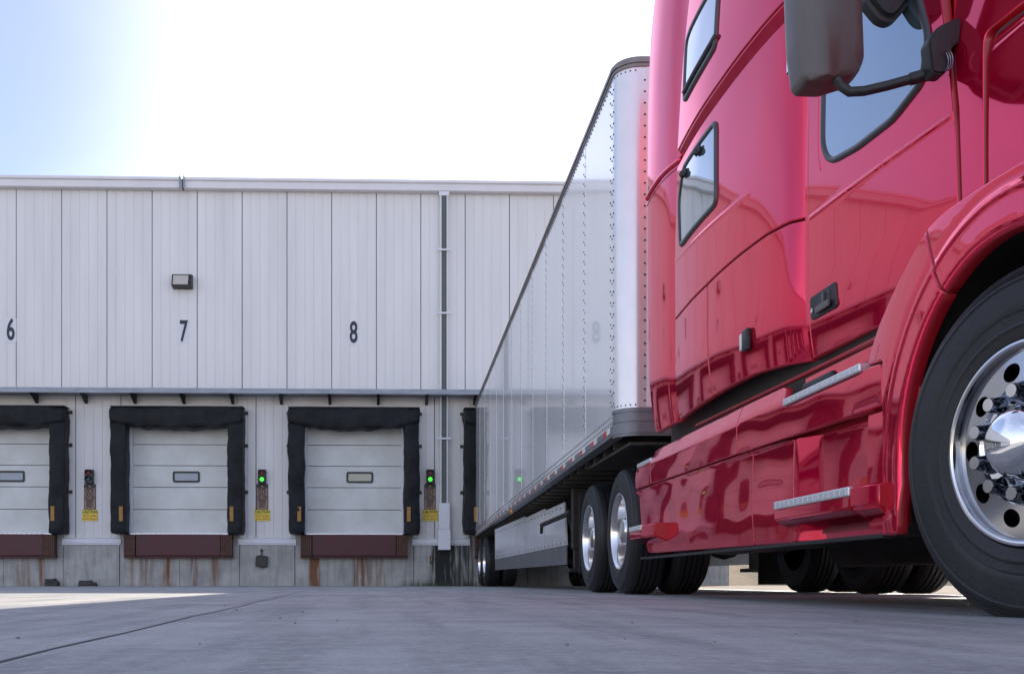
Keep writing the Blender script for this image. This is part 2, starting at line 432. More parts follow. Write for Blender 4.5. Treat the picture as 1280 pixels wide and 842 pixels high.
# ------------------------------------------------------------------ ground and surroundings (setting)
bm = bmesh.new(); s = 1200
bmesh.ops.create_grid(bm, x_segments=1, y_segments=1, size=s); obj('ground', bm, 'ground', kind='structure')
def strip(pts, wd, z, name, m):
    bm = bmesh.new(); L = []
    for i, p in enumerate(pts):
        a = Vector(pts[max(0, i-1)]); b = Vector(pts[min(len(pts)-1, i+1)]); d = (b-a).normalized(); nn = Vector((-d.y, d.x))*wd*.5*(1+.5*noise.noise((i*.7, z*50, 0)))
        L.append((bm.verts.new((p[0]+nn.x, p[1]+nn.y, z)), bm.verts.new((p[0]-nn.x, p[1]-nn.y, z))))
    for a, b in zip(L, L[1:]): bm.faces.new((a[0], a[1], b[1], b[0]))
    bmesh.ops.recalc_face_normals(bm, faces=bm.faces)
    bm.normal_update()
    for f in bm.faces:
        if f.normal.z < 0: f.normal_flip()
    return obj(name, bm, m, kind='structure')
def wob(a, b, k, amp=.01):
    a, b = Vector(a), Vector(b)
    return [tuple(a+(b-a)*i/k+Vector((noise.noise((i*.37,a.x,1)), noise.noise((i*.41,a.y,2))))*amp) for i in range(k+1)]
strip(wob((-.47,.6), (-1.62,22.4), 90, .02), .008, .0012, 'pavement_joint', 'tar')
strip(wob((-12,6.1), (1.9,6.0), 70, .03), .010, .0012, 'pavement_joint', 'tar')
strip(wob((-14,14.2), (14,14.2), 70, .04), .012, .0012, 'pavement_joint', 'tar')
strip(wob((-.2,22.0), (-.6,17.8), 14, .03), .06, .005, 'painted_line', mat('worn_line_paint', (.5,.45,.35), .7, var=.5, vscale=9))

bm = bmesh.new(); rp = random.Random(3)
for k in range(70):
    Yp = 1.6+rp.random()**1.5*16; Xp = (-.38+rp.random()*.95)*Yp
    if Xp > 1.45: continue
    g_p = bmesh.ops.create_icosphere(bm, subdivisions=1, radius=.0015+.004*rp.random()**3)
    for v in g_p['verts']: v.co = Vector((v.co.x*1.3+Xp, v.co.y+Yp, v.co.z*.7+.002))
obj('gravel', bm, mat('gravel_stone', (.28,.27,.26), .8, var=.5, vscale=3), kind='stuff')
bm = bmesh.new(); bm.faces.new([bm.verts.new(p) for p in ((4.27,-6,.004),(80,-6,.004),(80,60,.004),(4.4,60,.004))]); obj('dimming_sheet', bm, mat('dimmed_ground', (.085,.062,.04), .95, var=.5, vscale=1.5, bump=.3, bscale=12), kind='structure')  # brown sheet added to dim the sunlit ground right of the truck
# dry grassy bank beyond the end of the building, seen under the truck
bm = bmesh.new()
NX, NY = 60, 12
g = []
for j in range(NY+1):
    row = []
    for i in range(NX+1):
        x = 3.0+i*60/NX; y = 23.3+j*1.2; t = j/NY
        z = 2.2*math.sin(min(1, t*1.4)*math.pi/2) + noise.noise((x*.3, y*.3, 0))*.5*t + noise.noise((x*1.3, y*1.3, 4))*.15*t - .02
        row.append(bm.verts.new((x, y, z)))
    g.append(row)
for j in range(NY):
    for i in range(NX): bm.faces.new((g[j][i], g[j][i+1], g[j+1][i+1], g[j+1][i]))
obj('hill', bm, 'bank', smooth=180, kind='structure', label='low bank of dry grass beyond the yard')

# ------------------------------------------------------------------ warehouse
WA = math.atan(.03)
WY = 22.55
wh = empty('warehouse', (0, WY, 0), WA, label='long white metal clad warehouse with numbered loading docks and concrete base', cat='warehouse')
def wu(px, v=0.):
    k = (px-CX)/F; X = (WY-v)*k/(1-.03*k); return X/math.cos(WA)
def wz(px, py, v=0.):
    k = (px-CX)/F; X = (WY-v)*k/(1-.03*k); Y = WY+.03*X-v
    return H+(CY-py)*Y/F
ULEFT, URIGHT = -90., 7.2
ZR = wz(350, 235, .16); ZTOP = wz(350, 223.8, .2); ZC = wz(350, 490); ZB = wz(350, 681); ZD = wz(350, 667)
def rib_wall(z0, z1, u0, u1, seam0, pitch, y0, name, lip=0.):
    """vertical standing-seam sheet: one deep seam every pitch, four shallow ribs between"""
    bm = bmesh.new(); prof = []
    k = math.ceil((u0-seam0)/pitch)-1
    us = []
    prof.append((u0, y0, 0))
    while True:
        s0 = seam0+k*pitch
        if s0 > u1: break
        for j in range(5):
            x = s0+j*pitch/5
            if x-.02 <= u0 or x+.02 >= u1: continue
            if j == 0: prof += [(x-.010, y0, 0), (x-.006, y0+.03, 1), (x+.006, y0+.03, 1), (x+.010, y0, 0)]
            else: prof += [(x-.012, y0, 0), (x-.004, y0+.008, 0), (x+.004, y0+.008, 0), (x+.012, y0, 0)]
        k += 1
    prof.append((u1, y0, 0))
    A = [bm.verts.new((p[0], p[1], z0)) for p in prof]; B = [bm.verts.new((p[0], p[1], z1)) for p in prof]
    for i in range(len(prof)-1):
        f = bm.faces.new((A[i], A[i+1], B[i+1], B[i])); f.material_index = 1 if (prof[i][2] and prof[i+1][2]) else 0
    return obj(name, bm, ['wall', 'wallgroove'], wh, local=True)
PITCH = (wu(527)-wu(78))/8
NEAR = -30.
rib_wall(ZC, ZR+.05, ULEFT, URIGHT, wu(77), PITCH, 0., 'upper_cladding')
# lower cladding, cut round each dock opening
bays = [8+0.0, 225., 443., 659.]
UB = [wu(12), wu(225), wu(443), wu(659)]
BP = UB[2]-UB[1]
UB = [UB[1]-BP*i for i in range(6, 0, -1)] + [UB[1], UB[2], UB[2]+BP]
DW = (wu(287)-wu(163))/2            # half of the opening
ZDT = wz(225, 520)
prev = ULEFT
for i, c in enumerate(UB):
    if i == 0: rib_wall(ZB, ZC, ULEFT, c-DW-.08, wu(190)+.3, PITCH, 0., 'lower_cladding')
    else: rib_wall(ZB, ZC, UB[i-1]+DW+.08, c-DW-.08, wu(190)+.3, PITCH, 0., 'lower_cladding')
    bm = bmesh.new(); box(bm, c-DW-.08, c+DW+.08, 0, .05, ZDT, ZC); obj('door_header', bm, 'wall', wh, local=True)
rib_wall(ZB, ZC, UB[-1]+DW+.08, URIGHT, wu(190)+.3, PITCH, 0., 'lower_cladding')
# building mass and roof
bm = bmesh.new(); box(bm, ULEFT, URIGHT, .6, 40, 0, ZTOP-.15); obj('building_shell', bm, 'wall', wh, local=True)
bm = bmesh.new()
box(bm, ULEFT, ULEFT+.1, .04, .6, 0, ZTOP-.15); box(bm, URIGHT-.1, URIGHT, .04, .6, 0, ZTOP-.15)
box(bm, ULEFT+.1, URIGHT-.1, .06, .6, ZR-.1, ZTOP-.17)
obj('end_wall', bm, 'wall', wh, local=True)
# fascia gutter in lengths with a joint gap
cuts = [ULEFT] + [wu(229)-6.35*k for k in range(12, 0, -1)] + [wu(229), URIGHT+.12]
bm = bmesh.new()
for i in range(len(cuts)-1):
    a, b = cuts[i], cuts[i+1]
    a2 = a+(.035 if i == len(cuts)-2 else .004)
    prism(bm, [(-.16, ZR-.015), (-.13, ZR-.03), (.05, ZR-.03), (.05, ZTOP+.02), (-.20, ZTOP+.02), (-.20, ZTOP-.035), (-.16, ZTOP-.05)], 'x', a2, b-.004)
obj('fascia', bm, 'fascia', wh, local=True)
bm = bmesh.new()
for x in [cuts[-2]-.05, cuts[-2]+.035]: box(bm, x, x+.03, -.215, -.19, ZR-.04, ZTOP+.04)
obj('joint_cover', bm, 'canopy', wh, local=True)
bm = bmesh.new(); box(bm, cuts[-2]-.002, cuts[-2]+.033, -.155, .0, ZR-.02, ZTOP); obj('gutter_gap', bm, 'wallgroove', wh, local=True)
# canopy strip: corrugated thin shelf with brackets
bm = bmesh.new()
zc = wz(350, 490, .55)
box(bm, ULEFT, URIGHT, -.55, -.002, zc, zc+.03); box(bm, ULEFT, URIGHT, -.575, -.551, zc-.03, zc+.075)
u = wu(-20)
k = 0
while u < URIGHT:
    box(bm, u, u+.06, -.56, -.02, zc+.031, zc+.062+.012*noise.noise((u*3, 0, 0))); u += .12
obj('canopy', bm, 'canopy', wh, local=True)
u = wu(47)-.0
bp = (wu(352)-wu(47))/5
for i in range(-8, 11):
    uu = u+i*bp
    if uu > URIGHT-.2: break
    bm = bmesh.new(); prism(bm, [(-.50, zc-.002), (-.015, zc-.002), (-.015, zc-.17), (-.05, zc-.17)], 'x', uu-.03, uu+.03)
    obj('canopy_bracket', bm, 'bracket', wh, local=True)

# concrete base wall with rust and damp stains
def base_mat():
    m = mat('stained_concrete', (.47,.46,.43), .8, var=.1, vscale=2.2, vcol=(.27,.27,.255), bump=.3, bscale=14)
    n = m.node_tree.nodes; l = m.node_tree.links; p = n['Principled BSDF']
    tc = n.new('ShaderNodeTexCoord'); sx = n.new('ShaderNodeSeparateXYZ'); l.new(tc.outputs['Object'], sx.inputs[0])
    mp = n.new('ShaderNodeMapping'); mp.inputs['Scale'].default_value = (9, 1, .8); l.new(tc.outputs['Object'], mp.inputs[0])
    t = n.new('ShaderNodeTexNoise'); t.inputs['Scale'].default_value = 1.6; t.inputs['Detail'].default_value = 6; l.new(mp.outputs[0], t.inputs['Vector'])
    cur = n[m['mixname']].outputs[2]
    def mth(op, a, b=None, c=None, clamp=False):
        q = n.new('ShaderNodeMath'); q.operation = op; q.use_clamp = clamp
        for i, v in enumerate((a, b, c)):
            if v is None: continue
            if isinstance(v, (int, float)): q.inputs[i].default_value = v
            else: l.new(v, q.inputs[i])
        return q.outputs[0]
    def over(cur, fac, col):
        x = n.new('ShaderNodeMix'); x.data_type = 'RGBA'; l.new(fac, x.inputs[0]); l.new(cur, x.inputs[6]); x.inputs[7].default_value = (*col, 1); return x.outputs[2]
    def band(x0, wd, s):
        d = mth('ABSOLUTE', mth('SUBTRACT', sx.outputs[0], x0)); a = mth('SUBTRACT', 1, mth('DIVIDE', d, wd), clamp=True)
        rag = mth('MULTIPLY_ADD', t.outputs[0], 3.2, -1.0, clamp=True)
        return mth('MULTIPLY', mth('MULTIPLY', a, s), rag, clamp=True)
    # vertical dirt
    dirt = mth('MULTIPLY_ADD', t.outputs[0], 2.6, -1.15, clamp=True); cur = over(cur, mth('MULTIPLY', dirt, .55), (.13,.135,.135))
    for px, wd, s in ((53,.10,1.5), (30,.25,.9), (165,.10,.9), (210,.18,1.4), (243,.10,1.4), (268,.16,.8), (394,.16,3.5), (452,.30,1.2), (475,.2,.8), (182,.2,.8)):
        cur = over(cur, band(wu(px), wd, s), (.18,.080,.034))
    cur = over(cur, band(wu(555), .34, 4.5), (.018,.02,.018)); cur = over(cur, band(wu(580), .35, 1.6), (.05,.055,.05))
    low = mth('SUBTRACT', 1, mth('DIVIDE', sx.outputs[2], .16), clamp=True)
    cur = over(cur, mth('MULTIPLY', mth('MULTIPLY', low, band(wu(555), 1.1, 3.)), 1., clamp=True), (.04,.045,.03))
    l.new(cur, p.inputs['Base Color'])
    return m
bmat = base_mat()
bm = bmesh.new()
jo = []
for c in UB: jo += [c-DW-.22, c+DW+.22]
jo = [ULEFT]+jo+[URIGHT]
for a, b in zip(jo, jo[1:]):
    mid = (a+b)/2; inb = any(abs(mid-c) < .3 for c in UB)
    if inb: 
        box(bm, a+.006, mid-.005, -.03, .6, 0, ZD-.03, 0); box(bm, mid+.005, b-.006, -.03, .6, 0, ZD-.03, 0)
    else: box(bm, a+.006, b-.006, -.045, .6, 0, ZB-.005, .008)
obj('concrete_base', bm, bmat, wh, local=True)
for a, b in zip(jo[::2], jo[1::2]):
    bm = bmesh.new(); prism(bm, [(-.002, ZB-.001), (-.06, ZB-.001), (-.075, ZB+.05), (-.055, ZB+.06), (-.055, ZB+.13), (-.002, ZB+.16)], 'x', a-.03, b+.03)
    obj('base_flashing', bm, 'white', wh, local=True)

# one dock bay, then copies
u7 = UB[6]
def build_bay(c):
    parts = []
    # door of five horizontal sections with a small window
    zb = ZD+.02; zt = wz(225, 522)
    yrec = .12
    zs = [zb, wz(225,636), wz(225,608), wz(225,581), wz(225,554.5), zt+.05]
    bm = bmesh.new()
    for a, b in zip(zs, zs[1:]):
        box(bm, c-DW-.05, c+DW+.05, yrec, yrec+.05, a+.006, b-.006, .006)
        nr = 6
        for q in range(1, nr): 
            zz = a+(b-a)*q/nr; box(bm, c-DW-.05, c+DW+.05, yrec-.0025, yrec+.01, zz-.006, zz+.006)
    for x in (c-DW*.33, c+DW*.34, c):
        box(bm, x-.02, x+.02, yrec-.004, yrec+.01, zs[4]+.02, zs[5]-.02)
    d = obj('dock_door', bm, 'door', wh, local=True); parts.append(d)
    bm = bmesh.new(); box(bm, c-DW-.05, c+DW+.05, yrec+.03, yrec+.06, zb, zt+.05); obj('joint_backing', bm, 'wallgroove', d, local=True)
    x0, x1, z0, z1 = wu(213)-u7+c+.03, wu(247)-u7+c+.03, wz(230,602), wz(230,588)
    bm = bmesh.new()
    P = rpoly([(x0,z0),(x1,z0),(x1,z1),(x0,z1)], .05); Q = rpoly([(x0+.04,z0+.04),(x1-.04,z0+.04),(x1-.04,z1-.04),(x0+.04,z1-.04)], .03)
    n = len(P); A = [bm.verts.new((p[0], yrec-.02, p[1])) for p in P]; B = [bm.verts.new((p[0], yrec-.02, p[1])) for p in Q]; C_ = [bm.verts.new((p[0], yrec+.002, p[1])) for p in P]; D_ = [bm.verts.new((p[0], yrec-.004, p[1])) for p in Q]
    for i in range(n):
        j = (i+1) % n
        bm.faces.new((A[i], A[j], B[j], B[i])); bm.faces.new((C_[i], C_[j], A[j], A[i])); bm.faces.new((B[i], B[j], D_[j], D_[i]))
    bmesh.ops.recalc_face_normals(bm, faces=bm.faces); obj('window_frame', bm, 'black', d, local=True)
    bm = bmesh.new(); bm.faces.new([bm.verts.new((p[0], yrec-.0045, p[1])) for p in Q]); bmesh.ops.recalc_face_normals(bm, faces=bm.faces)
    pane = obj('window_pane', bm, 'paneglass', d, local=True)
    # jamb angles
    for s_ in (-1, 1):
        bm = bmesh.new(); box(bm, c+s_*(DW+.02)-.06, c+s_*(DW+.02)+.06, .0, yrec-.004, ZD, zt, .01); parts.append(obj('door_jamb', bm, 'white', wh, local=True))
    # seal pads
    dep = .42
    xo, xi = DW+.34, DW
    sd = random.random()*50
    zpt = wz(225, 508, dep)
    for s_ in (-1, 1):
        bm = bmesh.new(); softbox(bm, c+s_*xi if s_ > 0 else c-xo, c+xo if s_ > 0 else c-xi, -dep, .0, ZD-.02, zpt-.22, .017, (5,6,34), sd+s_, 2.6, .05)
        p = obj('dock_seal', bm, 'seal', wh, local=True, smooth=50); parts.append(p)
        bm = bmesh.new(); xx = c+s_*(xi+.10)
        box(bm, xx-.04, xx+.04, -dep-.02, -dep+.02, ZD+.25, ZD+.56, .004)
        obj('guide_stripe', bm, 'yellow', p, local=True)
        for zz in (ZD+.9, ZD+1.9, ZD+2.6):
            bm = bmesh.new(); box(bm, c+s_*xo-.01 if s_ > 0 else c-xo-.06, c+s_*xo+.06 if s_ > 0 else c-xo+.01, -.03, -.006, zz-.035, zz+.035, .004); obj('mounting_clip', bm, 'frame', p, local=True)
    bm = bmesh.new(); softbox(bm, c-xo-.01, c+xo+.01, -dep-.03, .0, zpt-.34, zpt, .03, (44,6,7), sd+9, 3.0, .06, sag=.12)
    p = obj('seal_header', bm, 'seal', wh, local=True, smooth=50); parts.append(p)
    bm = bmesh.new(); box(bm, c-xo+.0, c+xo, -dep+.02, -.01, zpt+.004, zpt+.022); obj('header_cap', bm, 'floorwood', p, local=True)
    # leveller lip and bumpers
    bm = bmesh.new(); lx0, lx1 = c-.90, c+.90
    box(bm, lx0, lx1, -.22, -.03, wz(225,694,.2), ZD-.02, .01)
    box(bm, lx0-.03, lx1+.03, -.16, -.01, wz(225,697,.2), wz(225,694,.2)-.002, .0)
    lv = obj('dock_leveller', bm, 'maroon', wh, local=True); parts.append(lv)
    bm = bmesh.new()
    for i in range(17): box(bm, lx0+.06+i*.104, lx0+.10+i*.104, -.235, -.19, ZD-.019, ZD+.004)
    box(bm, c-DW+.02, c+DW-.02, -.12, .1, ZD-.018, ZD+.015); obj('lip_plate', bm, 'tread', lv, local=True)
    for s_ in (-1, 1):
        bm = bmesh.new()
        a = c+s_*1.03
        for q in range(6): box(bm, a-.12+q*.04, a-.083+q*.04, -.25, -.03, wz(225,694,.2), ZD-.03, .006)
        box(bm, a-.125, a+.125, -.2, -.031, wz(225,697,.2), wz(225,694,.2)-.002)
        parts.append(obj('dock_bumper', bm, 'bumper', wh, local=True))
    return parts
parts = build_bay(u7)
panes = {6: None}
for i, c in enumerate(UB):
    if i == 6: continue
    for p in parts:
        q = copy_tree(p, wh, loc=(c-u7, 0, 0))
        if i >= 4 and (p.name.startswith('dock_seal') or p.name.startswith('seal_header')):
            q.data = q.data.copy()
            for v in q.data.vertices:
                n_ = noise.noise_vector(Vector((v.co.x*1.9+i*11, v.co.y*1.9, v.co.z*1.9))); v.co += Vector((n_.x*.03, n_.y*.05, n_.z*(.05 if 'header' in p.name else .01)))
        if i == 7 and p.name.startswith('dock_door'):
            q['label'] = 'white sectional dock door with a yellowish lit window pane'
            for ch in COL.objects:
                if ch.parent == q and ch.name.startswith('window_pane'):
                    ch.data = ch.data.copy(); ch.data.materials[0] = M['panewarm']

# downspout (part of the building)
ud = wu(554.5)
bm = bmesh.new()
zt = ZR-.03; zmid = wz(554, 629); zlo = wz(554, 687)
box(bm, ud-.055, ud+.055, -.13, -.03, zmid, zt)
dsp = obj('downspout', bm, 'spoutdark', wh, local=True)
bm = bmesh.new()
for s_ in (-1, 1): box(bm, ud+s_*.070-.014, ud+s_*.070+.014, -.15, -.004, zmid, zt)
box(bm, ud-.11, ud+.11, -.16, -.131, zt-.09, zt-.001)
obj('side_channel', bm, 'white', dsp, local=True)
for py in (315, 393.5, 549):
    bm = bmesh.new(); zz = wz(554, py); box(bm, ud-.16, ud+.16, -.18, -.151, zz-.02, zz+.02, .004); obj('strap', bm, 'white', dsp, local=True)
bm = bmesh.new(); box(bm, ud-.12, ud+.12, -.20, -.004, wz(554,662), zmid-.002, .006)
prism(bm, [(-.20, wz(554,662)-.002), (-.08, wz(554,662)-.002), (-.10, zlo), (-.26, zlo)], 'x', ud-.13, ud+.13)
obj('spout_guard', bm, 'white', dsp, local=True)

# bay numbers
for px, py, s_ in ((13.5, 413, '6'), (229.5, 415, '7'), (442, 416.5, '8')):
    bm = bmesh.new(); uu = wu(px); zz = wz(px, py)
    box(bm, uu-.12, uu+.12, -.006, -.002, zz-.25, zz+.25)
    pl = obj('bay_number', bm, 'white', wh, local=True, label='condensed black number %s on the upper wall' % s_)
    text_mesh('digit', s_, .64, 'number', pl, (uu-.0, -.012, zz), .56, bold=.0105)

# wall floodlight (own thing)
def local_thing(name, u, v, z, **k):
    p = wm(wh) @ Vector((u, -v, z)); return empty(name, p, WA, **k)
uL, zL = wu(229), wz(229, 353)
wl = local_thing('wall_light', uL, 0, zL, label='boxy black framed floodlight mounted on the white wall above number 7', cat='wall light')
bm = bmesh.new()
prism(bm, [(-.0,.15), (-.16,.13), (-.24,-.13), (0,-.15)], 'x', -.21, .21)
obj('housing', bm, 'black', wl, local=True)
bm = bmesh.new(); A = [(-.18,-.168,.105), (.14,-.168,.105), (.14,-.240,-.108), (-.18,-.240,-.108)]
A = [(x, y-.007, z) for x, y, z in A]
bm.faces.new([bm.verts.new(p) for p in A]); bmesh.ops.recalc_face_normals(bm, faces=bm.faces)
bm.normal_update()
for f in bm.faces:
    if f.normal.y > 0: f.normal_flip()
bmesh.ops.solidify(bm, geom=bm.faces[:], thickness=.01)
obj('lens', bm, 'lamp', wl, local=True)

# signals and signs between the docks
defs = [(112.5, 'off', 'between docks 6 and 7', 'left of dock 7'), (328, 'on', 'between docks 7 and 8', 'between docks 7 and 8'), (537.5, 'on', 'beside the white downspout', 'beside the downspout')]
for px, st, where, w2 in defs:
    uu = wu(px); z0, z1 = wz(px, 604.5), wz(px, 587)
    lab = {'off': 'small two lamp dock signal with its green lens unlit, ', 'on': 'small two lamp dock signal with green lit, '}[st]+where
    t = local_thing('signal_light', uu, 0, z0, label=lab, cat='traffic light', group='dock signal lights on the lower wall')
    hh = z1-z0
    bm = bmesh.new(); box(bm, -.085, .085, -.12, -.002, 0, hh, .008); obj('housing', bm, 'black', t, local=True)
    for nm, zz, mm in (('red_lens', hh*.74, 'lensred'), ('green_lens', hh*.30, 'lensgreenon' if st == 'on' else 'lensgreen')):
        bm = bmesh.new(); bmesh.ops.create_uvsphere(bm, u_segments=16, v_segments=10, radius=.046)
        for v in bm.verts: v.co = Vector((v.co.x, v.co.y*.5-.12, v.co.z+zz))
        ln = obj(nm, bm, mm, t, local=True, smooth=180)
        bm = bmesh.new()
        pr = []
        for a in range(-100, 101, 20): pr.append((.066*math.sin(R(a)), .066*math.cos(R(a))))
        for (xa, za), (xb, zb) in zip(pr, pr[1:]):
            vv = [bm.verts.new((xa, -.12, zz+za)), bm.verts.new((xb, -.12, zz+zb)), bm.verts.new((xb, -.19, zz+zb)), bm.verts.new((xa, -.19, zz+za))]; bm.faces.new(vv)
        bmesh.ops.solidify(bm, geom=bm.faces[:], thickness=.006); obj('visor', bm, 'black', t, local=True)
    # instruction board
    za, zb = wz(px, 636.5), z0-.004
    t = local_thing('instruction_sign', uu, 0, za, label='brown and black driver instruction sign below the dock signal '+where, cat='sign', group='instruction signs under the dock signals')
    hh = zb-za
    bm = bmesh.new(); box(bm, -.125, .125, -.02, -.002, 0, hh, .004); obj('board', bm, 'signblack', t, local=True)
    bm = bmesh.new(); box(bm, -.112, .112, -.024, -.0205, .01, hh-.085); obj('sign_face', bm, 'signbrown', t, local=True)
    lines = ['DRIVERS', 'PULL IN', 'OR PULL', 'OUT ON', 'GREEN', 'LIGHT', 'ONLY']
    for i, s_ in enumerate(lines):
        text_mesh('lettering', s_, .082, 'signblack', t, (0, -.027, hh-.115-i*(hh-.12)/7), .58 if len(s_) > 6 else .64, bold=.0028, depth=.001)
    bm = bmesh.new(); prism(bm, [(-.035, hh-.065), (.035, hh-.065), (0, hh-.015)], 'y', -.026, -.0205); obj('symbol', bm, 'signbrown', t, local=True)
    # caution plate
    zc0, zc1 = wz(px, 650.5), za-.004
    t = local_thing('caution_sign', uu, 0, zc0, label='small yellow caution plate under the brown sign '+where, cat='sign', group='yellow caution plates on the wall')
    hh = zc1-zc0
    bm = bmesh.new(); box(bm, -.165, .165, -.022, -.002, 0, hh, .006); obj('plate', bm, 'signyellow', t, local=True)
    text_mesh('heading', 'CAUTION', .085, 'signblack', t, (0, -.025, hh*.80), .80, bold=.003, depth=.001)
    bm = bmesh.new(); box(bm, -.15, .15, -.0245, -.0225, hh*.60, hh*.62); obj('rule_line', bm, 'signblack', t, local=True)
    text_mesh('lettering', 'TRUCK DRIVERS', .055, 'redtext', t, (0, -.025, hh*.42), .72, bold=.001, depth=.001)
    text_mesh('lettering', 'WATCH SIGNALS', .055, 'redtext', t, (0, -.025, hh*.17), .72, bold=.001, depth=.001)

# loose rubber pieces at the foot of the wall and a black bracket box on the concrete
def lump(name, u, v, z, w_, d_, h_, seed, **k):
    t = wm(wh) @ Vector((u, -v, z)); bm = bmesh.new()
    pts = [(-.5,0),(.5,0),(.47,.55),(.30,.62),(.22,1),(-.1,.85),(-.42,.95)]
    prism(bm, [(a*w_, b*h_) for a, b in pts], 'y', -d_/2, d_/2)
    bmesh.ops.bevel(bm, geom=bm.edges[:], offset=.01, segments=1, affect='EDGES')
    for vv in bm.verts: vv.co += noise.noise_vector(vv.co*9+Vector((seed,0,0)))*.012
    zm = min(v.co.z for v in bm.verts)
    for vv in bm.verts: vv.co.z -= zm
    o = obj(name, bm, 'black', None, **k); o.location = t; o.rotation_euler = (0,0,WA)
lump('rubber_chock', wu(68), .16, 0, .27, .2, .16, 3, label='squat black rubber chock at the wall foot below dock 6', cat='chock')
lump('rubber_chock', wu(111.5), .14, 0, .37, .16, .13, 8, label='long low black rubber chock at the wall foot below dock 7 signal', cat='chock')
t = local_thing('electrical_box', wu(327.5), .045, wz(327, 709), label='small black box hanging on the concrete wall below docks 7 and 8 signal', cat='box')
bm = bmesh.new(); prism(bm, [(-.13,.03),(.02,-.01),(.12,.02),(.13,.24),(.0,.27),(-.12,.25)], 'y', -.09, -.002); bmesh.ops.bevel(bm, geom=bm.edges[:], offset=.01, segments=1, affect='EDGES')
obj('cover', bm, 'black', t, local=True)
bm = bmesh.new(); tube(bm, [(0,-.02,.27),(.0,-.02,.36)], .012); box(bm, -.03,.03,-.03,-.002,.34,.40); obj('mount', bm, 'frame', t, local=True)
t = local_thing('wall_hook', wu(539), .045, wz(539, 705), label='small rusty hook on the concrete wall left of the damp stain', cat='hook')
bm = bmesh.new(); box(bm, -.03,.03,-.012,-.002,.0,.18); obj('hook_plate', bm, 'floorwood', t, local=True)
bm = bmesh.new(); tube(bm, [(0,-.02,.15),(0,-.08,.15),(0,-.09,.08),(0,-.06,.05)], .009); obj('hook_bar', bm, 'yellow', t, local=True)

# ------------------------------------------------------------------ trailer
TX = 1.62; TW = 2.6
tr = empty('box_trailer', (TX+TW/2, 14.5, 0), label='long white riveted dry van trailer backed up to dock 9', cat='trailer')
def zb(y): return 1.197+(y-7.9)*(1.057-1.197)/14.4
def zt_(y): return 4.0+(y-7.9)*(3.91-4.0)/14.4
Y0, Y1 = 7.86, 22.3
RN = .17
def rivet(bm, x, y, z, r=.009, nx=(-1,0), mi=1):
    n_ = Vector((nx[0], nx[1], 0)).normalized(); t_ = Vector((-n_.y, n_.x, 0)); u_ = Vector((0,0,1)); c = Vector((x, y, z))
    a = [bm.verts.new(c+(t_*math.cos(k*math.pi/3)+u_*math.sin(k*math.pi/3))*r) for k in range(6)]
    b = [bm.verts.new(c+n_*r*.5+(t_*math.cos(k*math.pi/3)+u_*math.sin(k*math.pi/3))*r*.6) for k in range(6)]
    for k in range(6):
        f = bm.faces.new((a[k], a[(k+1) % 6], b[(k+1) % 6], b[k])); f.material_index = mi
    f = bm.faces.new(b); f.material_index = mi
def side_prism(bm, x0, x1, ya, yb, zlo, zhi, mi=0):
    """box between ya and yb whose lower and upper edges follow functions of y"""
    n = 12; prof = []
    A = [(y, zlo(y)) for y in [ya+(yb-ya)*i/n for i in range(n+1)]]; B = [(y, zhi(y)) for y in [ya+(yb-ya)*i/n for i in range(n+1)]]
    prism(bm, A+B[::-1], 'x', x0, x1, mi)
zr = lambda y: zb(y)+.19
# body sides
bm = bmesh.new()
side_prism(bm, TX, TX+.05, Y0+.04, Y1, lambda y: zb(y)+.19, lambda y: zt_(y)-.075)
side_prism(bm, TX-.004, TX+.04, Y0+.04, Y1, lambda y: zb(y)+.085, lambda y: zb(y)+.186)
seams = [7.97]+[9.12+1.2*k for k in range(11)]
for y in seams:
    if y > 8: 
        side_prism(bm, TX-.0025, TX+.01, y-.045, y+.045, lambda q: zb(q)+.192, lambda q: zt_(q)-.08)
    cols = (y-.028, y+.028)
    z = zb(y)+.24; k = 0
    while z < zt_(y)-.12:
        for j, yy in enumerate(cols):
            rivet(bm, TX-.0025 if y > 8 else TX, yy, z+(0.04 if j else 0))
        z += .085
yy = Y0+.1
while yy < Y1-.1:
    rivet(bm, TX-.004, yy, zb(yy)+.155); rivet(bm, TX-.004, yy+.03, zb(yy)+.11); rivet(bm, TX, yy+.02, zt_(yy)-.11)
    yy += .075
side_panel = obj('side_panel', bm, ['trailer', 'rivet'], tr)
bm = bmesh.new(); side_prism(bm, TX+TW-.05, TX+TW, Y0+.1, Y1, zb, lambda y: zt_(y)-.05); obj('side_panel', bm, 'trailer', tr)
# roof, rear
bm = bmesh.new(); side_prism(bm, TX+.051, TX+TW-.051, Y0+.1, Y1-.01, lambda y: zt_(y)-.06, lambda y: zt_(y)-.01); obj('roof', bm, 'nose', tr)
bm = bmesh.new(); box(bm, TX+.052, TX+TW-.052, Y1-.05, Y1-.012, zb(Y1), zt_(Y1)-.07); obj('rear_door', bm, 'trailer', tr)
